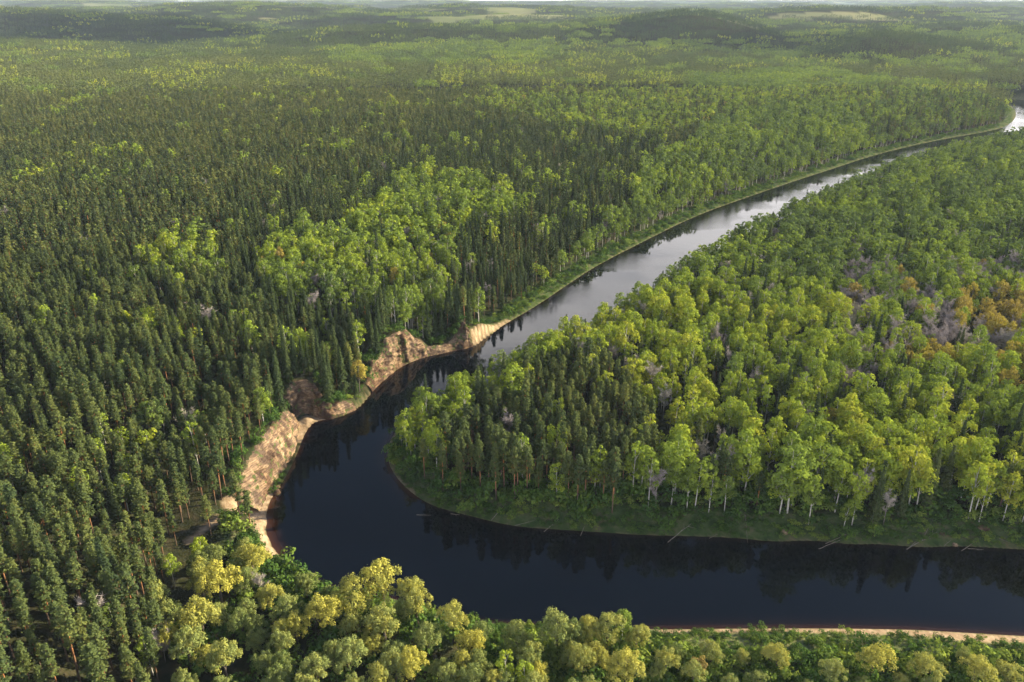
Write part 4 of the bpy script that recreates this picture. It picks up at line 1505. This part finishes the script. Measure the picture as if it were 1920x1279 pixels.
# ground cover: low growth along every open bank, too many to count
gxs, gys, gsc = [], [], []
for L, w0, w1, n in ((INNER, 0.4, 13.0, 6500), (OUTER, 0.6, 9.0, 3800)):
    seg = np.hypot(*np.diff(L, axis=0).T)
    midy = 0.5 * (L[:-1, 1] + L[1:, 1])
    pr = seg * (midy < 700) * (np.abs(L[:-1, 0]) < 420)
    k = rng.choice(len(seg), n, p=pr / pr.sum())
    t = (L[k + 1] - L[k]) / seg[k][:, None]
    p = L[k] + t * (rng.random(n) * seg[k])[:, None] + np.stack([-t[:, 1], t[:, 0]], 1) * (rng.choice([-1, 1], n) * rng.uniform(w0, w1, n))[:, None]
    gxs.append(p[:, 0])
    gys.append(p[:, 1])
    gsc.append(rng.uniform(0.25, 0.95, n) * rng.uniform(0.6, 1.0, n))
pp = upl([(880, 1176), (1210, 1192), (1500, 1192), (1990, 1208), (1990, 1300), (880, 1300)])
n = 3800
qx_, qy_ = rng.uniform(pp[:, 0].min(), pp[:, 0].max(), n), rng.uniform(pp[:, 1].min(), pp[:, 1].max(), n)
k_ = (seg_dist(qx_, qy_, BEACH_S) > 9) | (rng.random(n) < 0.22)
gxs.append(qx_[k_])
gys.append(qy_[k_])
gsc.append(rng.uniform(0.2, 0.55, n)[k_])
# undergrowth beneath the headland wood and forest edge
GXs, GYs, GSc = map(np.concatenate, (gxs, gys, gsc))
gsd = river_sd(GXs, GYs)
gcl = cliff_near(GXs, GYs)
gsand = sand_of(GXs, GYs, gsd, vnoise(GXs / 7.0, GYs / 7.0, 51))
ok = (gsd > 0.5) & (gsand < 0.5) & ~((gcl[0] < gcl[2] + 1.5) & ~in_poly(GXs, GYs, HEADLAND))
GXs, GYs, GSc, gsd = GXs[ok], GYs[ok], GSc[ok], gsd[ok]
gzz = height(GXs, GYs, gsd)
GT = (0.0 + 0.9 * vnoise(GXs / 5.0, GYs / 5.0, 55) + rng.normal(0, 0.1, len(GXs))).clip(0, 1)
P = np.concatenate([np.stack([GXs, GYs, gzz], 1), np.stack([SH_A[m, 0], SH_A[m, 1], shz[m]], 1)])
sc_ = np.concatenate([np.stack([GSc * 1.2, GSc * 1.2, GSc * 1.0], 1), np.repeat(SH_A[m, 2:3], 3, 1)])
mass('bank_undergrowth', [a[2] for a in LIB['shrub']], P, rng.uniform(0, 6.28, len(P)), sc_, np.concatenate([GT, SH_A[m, 3]]), rng.integers(0, len(LIB['shrub']), len(P)))


# ------------------------------------------------------------------ driftwood and fallen trunks
def fallen(p0, p1, rad, label, group=None, branches=2, name='fallen_log', z0=None, z1=None):
    r = np.random.default_rng(int(p0[0] * 7 + p0[1]))
    a, b = unproj(*p0, 0.5), unproj(*p1, 0.5)

    def hz(q):
        return max(float(height(q[:1], q[1:2])[0]), 0.0)
    a[2] = (hz(a) if z0 is None else z0) + rad * 0.6
    b[2] = (hz(b) if z1 is None else z1) + rad * 0.9
    L = np.linalg.norm(b - a)
    g = Geo()
    t = np.linspace(0, 1, 7)[:, None]
    P_ = a + (b - a) * t + np.concatenate([np.zeros((1, 3)), r.normal(0, 0.04, (5, 3)) * L * 0.2, np.zeros((1, 3))]) * np.array([1, 1, 0.4])
    P_ = P_ - a
    R_ = np.linspace(rad, rad * 0.35, 7)
    g.tube(np.concatenate([P_[:1], P_, P_[-1:]]), np.concatenate([[0.01], R_, [0.005]]), 7)
    o = bpy.data.objects.new(name, None)
    COL.objects.link(o)
    o.location = a
    tag(o, label, 'log', group)
    st = bpy.data.objects.new('stem', g.build('log', M['driftwood'], M['driftwood'])[0])
    COL.objects.link(st)
    st.parent = o
    for k in range(branches):
        g2 = Geo()
        q = P_[3 + k % 3]
        d = (b - a) / L + r.normal(0, 0.55, 3)
        d[2] = abs(d[2]) * 0.5 + 0.1
        d *= L * r.uniform(0.16, 0.32)
        g2.tube([q, q + d * 0.6, q + d], [rad * 0.45, rad * 0.3, rad * 0.1], 5)
        br = bpy.data.objects.new('branch', g2.build('log', M['driftwood'], M['driftwood'])[0])
        COL.objects.link(br)
        br.parent = o
    return o


LOGS = [
    ((921, 974), (951, 956), 0.20, 'pale straight log lying on the bank just past the headland tip', 0),
    ((1020, 995), (1047, 979), 0.22, 'thick pale log with its root end at the waterline', 1),
    ((1088, 1003), (1096, 988), 0.16, 'short stub of driftwood at the waterline of the headland', 1),
    ((1252, 1015), (1297, 988), 0.22, 'long slanting fallen trunk with its foot in the water', 2),
    ((1394, 978), (1402, 1016), 0.20, 'straight bluish-white fallen birch pointing down into the water', 0),
    ((1330, 1007), (1345, 1001), 0.14, 'small driftwood branch on the earthy shore patch', 1),
    ((1535, 1027), (1575, 1012), 0.20, 'long driftwood trunk half in the water, first of the tangle', 2),
    ((1548, 1017), (1588, 1006), 0.18, 'grey driftwood trunk lying higher than its neighbour in the tangle', 2),
    ((1700, 1028), (1755, 1006), 0.22, 'branching fallen trunk propped from the water up the bank', 3),
    ((1705, 1024), (1722, 1014), 0.16, 'short driftwood fork beside the propped trunk', 1),
    ((1770, 1022), (1782, 1015), 0.16, 'short bluish log on the shore beside the sandy spots', 0),
    ((1803, 1031), (1838, 1012), 0.20, 'crooked driftwood trunk with several limbs near the water', 3),
    ((1815, 1026), (1845, 1028), 0.15, 'thin driftwood limb lying flat along the waterline', 1),
    ((1872, 1014), (1893, 1020), 0.17, 'pale log lying along the bank near its far end', 0),
    ((1676, 985), (1712, 985), 0.15, 'grey log lying level in the grass high on the bank', 0),
    ((965, 983), (1003, 979), 0.14, 'thin brown branch lying in the grass beside the water', 1),
    ((1142, 949), (1155, 953), 0.15, 'short pale snapped stem in the shrubs of the headland', 0),
    ((1480, 1001), (1495, 1006), 0.14, 'whitish snag in the eroded hollow of the bank', 2),
]
for p0, p1, rad, lab, nbr in LOGS:
    fallen(p0, p1, rad * 0.62, lab, None, nbr + 1)
fallen((781, 963), (808, 964), 0.14, 'thin pale log floating on the dark water off the headland tip', None, 0, 'floating_log', -0.05, -0.05)
fallen((845, 961), (862, 964), 0.12, 'short branch stuck in the shallow water beside the headland', None, 1, 'floating_log', -0.05, 0.1)


# boulders and bare sandy spots
def boulder(qx, qy, rad, label, mat='rock', flat=0.7, z=None):
    r = np.random.default_rng(int(qx + qy))
    import bmesh
    bm = bmesh.new()
    bmesh.ops.create_icosphere(bm, subdivisions=3, radius=rad)
    for v in bm.verts:
        k = 1 + 0.5 * (fbm(np.array([v.co.x / rad + 5.3]), np.array([v.co.y / rad + v.co.z / rad * 1.7 + 9]), int(qx), 3)[0] - 0.5)
        v.co *= k
        v.co.z *= flat
    me = bpy.data.meshes.new('boulder')
    bm.to_mesh(me)
    bm.free()
    me.materials.append(M[mat])
    for p in me.polygons:
        p.use_smooth = True
    c = unproj(qx, qy, 0.4 if z is None else z)
    hz = float(height(c[:1], c[1:2])[0])
    o = bpy.data.objects.new('boulder', me)
    COL.objects.link(o)
    o.location = (c[0], c[1], max(hz, 0) + rad * 0.2)
    return tag(o, label, 'boulder')


boulder(519, 923, 1.3, 'round tan boulder standing at the waterline below the long cliff')
boulder(520, 913, 1.0, 'smaller tan boulder just behind the round one at the waterline')
boulder(452, 897, 1.2, 'pale flat boulder at the edge of the pines above the ledge', 'rock', 0.5, 8)
boulder(428, 916, 0.9, 'little ochre boulder beside the sandstone ledge', 'rock', 0.8, 8)
boulder(1842, 998, 1.6, 'light sandy hump in the grass of the headland bank', 'rock', 0.35, 1.5)
boulder(1470, 1001, 1.1, 'earthy hump in the eroded hollow of the headland bank', 'rock', 0.6, 0.8)
boulder(1766, 1006, 0.9, 'small sandy hump above the short bluish log', 'rock', 0.6, 0.8)
boulder(1791, 1020, 0.8, 'small sandy hump at the waterline beside the crooked driftwood', 'rock', 0.6, 0.5)


# a person in dark clothes by the clearing above the long cliff
def person(qx, qy, shirt, trousers, label, seed, rot):
    hz = 12.0
    for _ in range(4):
        c = unproj(qx, qy, hz)
        hz = float(height(c[:1], c[1:2])[0])
    e = bpy.data.objects.new('person', None)
    COL.objects.link(e)
    e.location = (c[0], c[1], hz)
    e.rotation_euler = (0, 0, rot)
    tag(e, label, 'person')
    J = [(0, 0, 0.95), (0, 0, 1.2), (0, 0, 1.42), (0, 0, 1.52), (0, 0.01, 1.66), (0, 0.01, 1.75),
         (0.18, 0, 1.40), (0.23, 0.02, 1.12), (0.24, 0.08, 0.86), (-0.18, 0, 1.40), (-0.23, 0.02, 1.12), (-0.24, 0.06, 0.86),
         (0.10, 0, 0.90), (0.11, 0.02, 0.48), (0.11, -0.02, 0.06), (0.11, 0.16, 0.03), (-0.10, 0, 0.90), (-0.11, 0.04, 0.48), (-0.12, 0.0, 0.06), (-0.12, 0.18, 0.03)]
    E = [(0, 1), (1, 2), (2, 3), (3, 4), (4, 5), (2, 6), (6, 7), (7, 8), (2, 9), (9, 10), (10, 11), (0, 12), (12, 13), (13, 14), (14, 15), (0, 16), (16, 17), (17, 18), (18, 19)]
    Rr = [0.15, 0.14, 0.15, 0.06, 0.10, 0.08, 0.075, 0.055, 0.04, 0.075, 0.055, 0.04, 0.10, 0.07, 0.05, 0.04, 0.10, 0.07, 0.05, 0.04]
    me = bpy.data.meshes.new('person_body')
    me.from_pydata(J, E, [])
    b = bpy.data.objects.new('body', me)
    COL.objects.link(b)
    b.parent = e
    sk = b.modifiers.new('skin', 'SKIN')
    for v, q in zip(me.skin_vertices[0].data, Rr):
        v.radius = (q, q * 0.8)
    me.skin_vertices[0].data[0].use_root = True
    b.modifiers.new('sub', 'SUBSURF').levels = 1
    b.modifiers['sub'].render_levels = 1
    m, t, o = new_mat('clothes')
    tc = N(t, 'ShaderNodeTexCoord')
    spx_ = N(t, 'ShaderNodeSeparateXYZ')
    t.links.new(tc.outputs['Object'], spx_.inputs[0])
    mr = N(t, 'ShaderNodeMapRange')
    mr.inputs[1].default_value = 0
    mr.inputs[2].default_value = 2
    t.links.new(spx_.outputs[2], mr.inputs[0])
    r_ = N(t, 'ShaderNodeValToRGB')
    r_.color_ramp.interpolation = 'CONSTANT'
    el = r_.color_ramp.elements
    for _ in range(3):
        el.new(0.5)
    for k, (p, cc) in enumerate([(0, (0.03, 0.03, 0.03)), (0.05, trousers), (0.47, shirt), (0.765, (0.5, 0.33, 0.25)), (0.86, (0.06, 0.04, 0.03))]):
        el[k].position = p
        el[k].color = (*cc, 1)
    t.links.new(mr.outputs[0], r_.inputs[0])
    d = N(t, 'ShaderNodeBsdfDiffuse')
    t.links.new(r_.outputs[0], d.inputs[0])
    t.links.new(d.outputs[0], o.inputs[0])
    me.materials.append(m)
    return e


person(445.5, 789, (0.75, 0.75, 0.76), (0.05, 0.05, 0.07), 'person in a white top standing in the clearing above the cliff', 1, 0.4)
person(441, 787, (0.04, 0.04, 0.06), (0.03, 0.03, 0.04), 'person in dark clothes standing beside the one in white', 2, -0.5)


# a pale farmhouse far off in the hazy fields
def house(qx, qy, dist, label, w=26, d=14, h=9, rot=0.2):
    a = math.atan((qx - CX) / F_PX / CP)
    x, y = dist * math.sin(a), dist * math.cos(a)
    z = float(height(np.array([x]), np.array([y]))[0]) + 17
    e = bpy.data.objects.new('farmhouse', None)
    COL.objects.link(e)
    e.location = (x, y, z - 0.5)
    e.rotation_euler = (0, 0, rot)
    tag(e, label, 'house')
    V = np.array([[sx * w / 2, sy * d / 2, zz] for zz in (-18, h) for sx, sy in ((-1, -1), (1, -1), (1, 1), (-1, 1))] + [[-w / 2, 0, h + d * 0.42], [w / 2, 0, h + d * 0.42]])
    me = mesh_np('house_wall', V, [np.array([[0, 1, 5, 4], [1, 2, 6, 5], [2, 3, 7, 6], [3, 0, 4, 7]]), np.array([[4, 8, 7], [5, 6, 9]])], [flat_mat('render', (0.78, 0.74, 0.68))])
    wv = bpy.data.objects.new('wall', me)
    k = 0.8
    A = np.array([[sx * (w / 2 + k), sy * (d / 2 + k), h - 0.3] for sx, sy in ((-1, -1), (1, -1), (1, 1), (-1, 1))] + [[-w / 2 - k, 0, h + d * 0.42 + 0.3], [w / 2 + k, 0, h + d * 0.42 + 0.3]])
    B = A + np.array([0, 0, 0.35])
    rf = np.array([[0, 1, 5, 4], [2, 3, 4, 5]])
    me2 = mesh_np('house_roof', np.concatenate([A, B]), [np.concatenate([rf + 6, rf[:, ::-1]])], [flat_mat('roof_sheet', (0.36, 0.30, 0.27))])
    ro = bpy.data.objects.new('roof', me2)
    for o in (wv, ro):
        COL.objects.link(o)
        o.parent = e


house(45, 30, 6300, 'pale farmhouse far away in the hazy fields near the horizon', 44, 16, 10)

# ------------------------------------------------------------------ clouds added out of view to shade the woods, high above the air box
import bmesh


def shade_cloud(tx, ty, rx, ry, alt, seed):
    """a cloud put in unseen so its shadow falls round the ground point (tx, ty)"""
    r = np.random.default_rng(seed)
    k = (alt - 10) / math.tan(SUN_EL)
    bm_ = bmesh.new()
    for _ in range(26):
        q = r.normal(0, 0.42, 2).clip(-0.95, 0.95)
        rad = r.uniform(0.22, 0.42) * (1.1 - 0.6 * np.hypot(*q).clip(0, 1)) * min(rx, ry)
        vs_ = bmesh.ops.create_icosphere(bm_, subdivisions=3, radius=1.0)['verts']
        for v in vs_:
            n_ = 1 + 0.5 * (fbm(np.array([v.co.x * 2 + q[0] * 9]), np.array([v.co.y * 2 + v.co.z * 3 + q[1] * 9]), seed, 3)[0] - 0.5)
            v.co = Vector((q[0] * rx + v.co.x * rad * n_ * rx / min(rx, ry), q[1] * ry + v.co.y * rad * n_ * ry / min(rx, ry), max(v.co.z, -0.25) * rad * 0.16 * n_))
    me_ = bpy.data.meshes.new('shade_cloud')
    bm_.to_mesh(me_)
    bm_.free()
    me_.materials.append(M['shade_cloud'])
    o_ = bpy.data.objects.new('shade_cloud', me_)
    COL.objects.link(o_)
    o_.location = (tx + math.sin(SUN_AZ) * k, ty + math.cos(SUN_AZ) * k, alt)
    o_['kind'] = 'structure'


mc, tcl, ocl = new_mat('shade_cloud')
dcl = N(tcl, 'ShaderNodeBsdfDiffuse')
dcl.inputs[0].default_value = (0.85, 0.85, 0.85, 1)
trc = N(tcl, 'ShaderNodeBsdfTransparent')
mxc = N(tcl, 'ShaderNodeMixShader')
mxc.inputs[0].default_value = 0.13
tcl.links.new(trc.outputs[0], mxc.inputs[1])
tcl.links.new(dcl.outputs[0], mxc.inputs[2])
tcl.links.new(mxc.outputs[0], ocl.inputs[0])
M['shade_cloud'] = mc
shade_cloud(-1400, 2900, 1300, 480, 2500, 6)
shade_cloud(760, 2250, 520, 260, 1300, 9)
shade_cloud(900, 5200, 2200, 600, 2800, 8)

# ------------------------------------------------------------------ the air
bm = bmesh.new()
bmesh.ops.create_cube(bm, size=1.0)
hm = bpy.data.meshes.new('haze')
bm.to_mesh(hm)
bm.free()
haze = bpy.data.objects.new('haze', hm)
COL.objects.link(haze)
haze.location = (0, 8200, 78.5)
haze.scale = (42000, 20000, 165)
haze['kind'] = 'stuff'
m, t, o = new_mat('haze')
pv = N(t, 'ShaderNodeVolumePrincipled')
pv.inputs['Color'].default_value = (0.64, 0.80, 1.0, 1)
pv.inputs['Density'].default_value = 0.00003
pv.inputs['Anisotropy'].default_value = 0.1
t.links.new(pv.outputs[0], o.inputs['Volume'])
hm.materials.append(m)
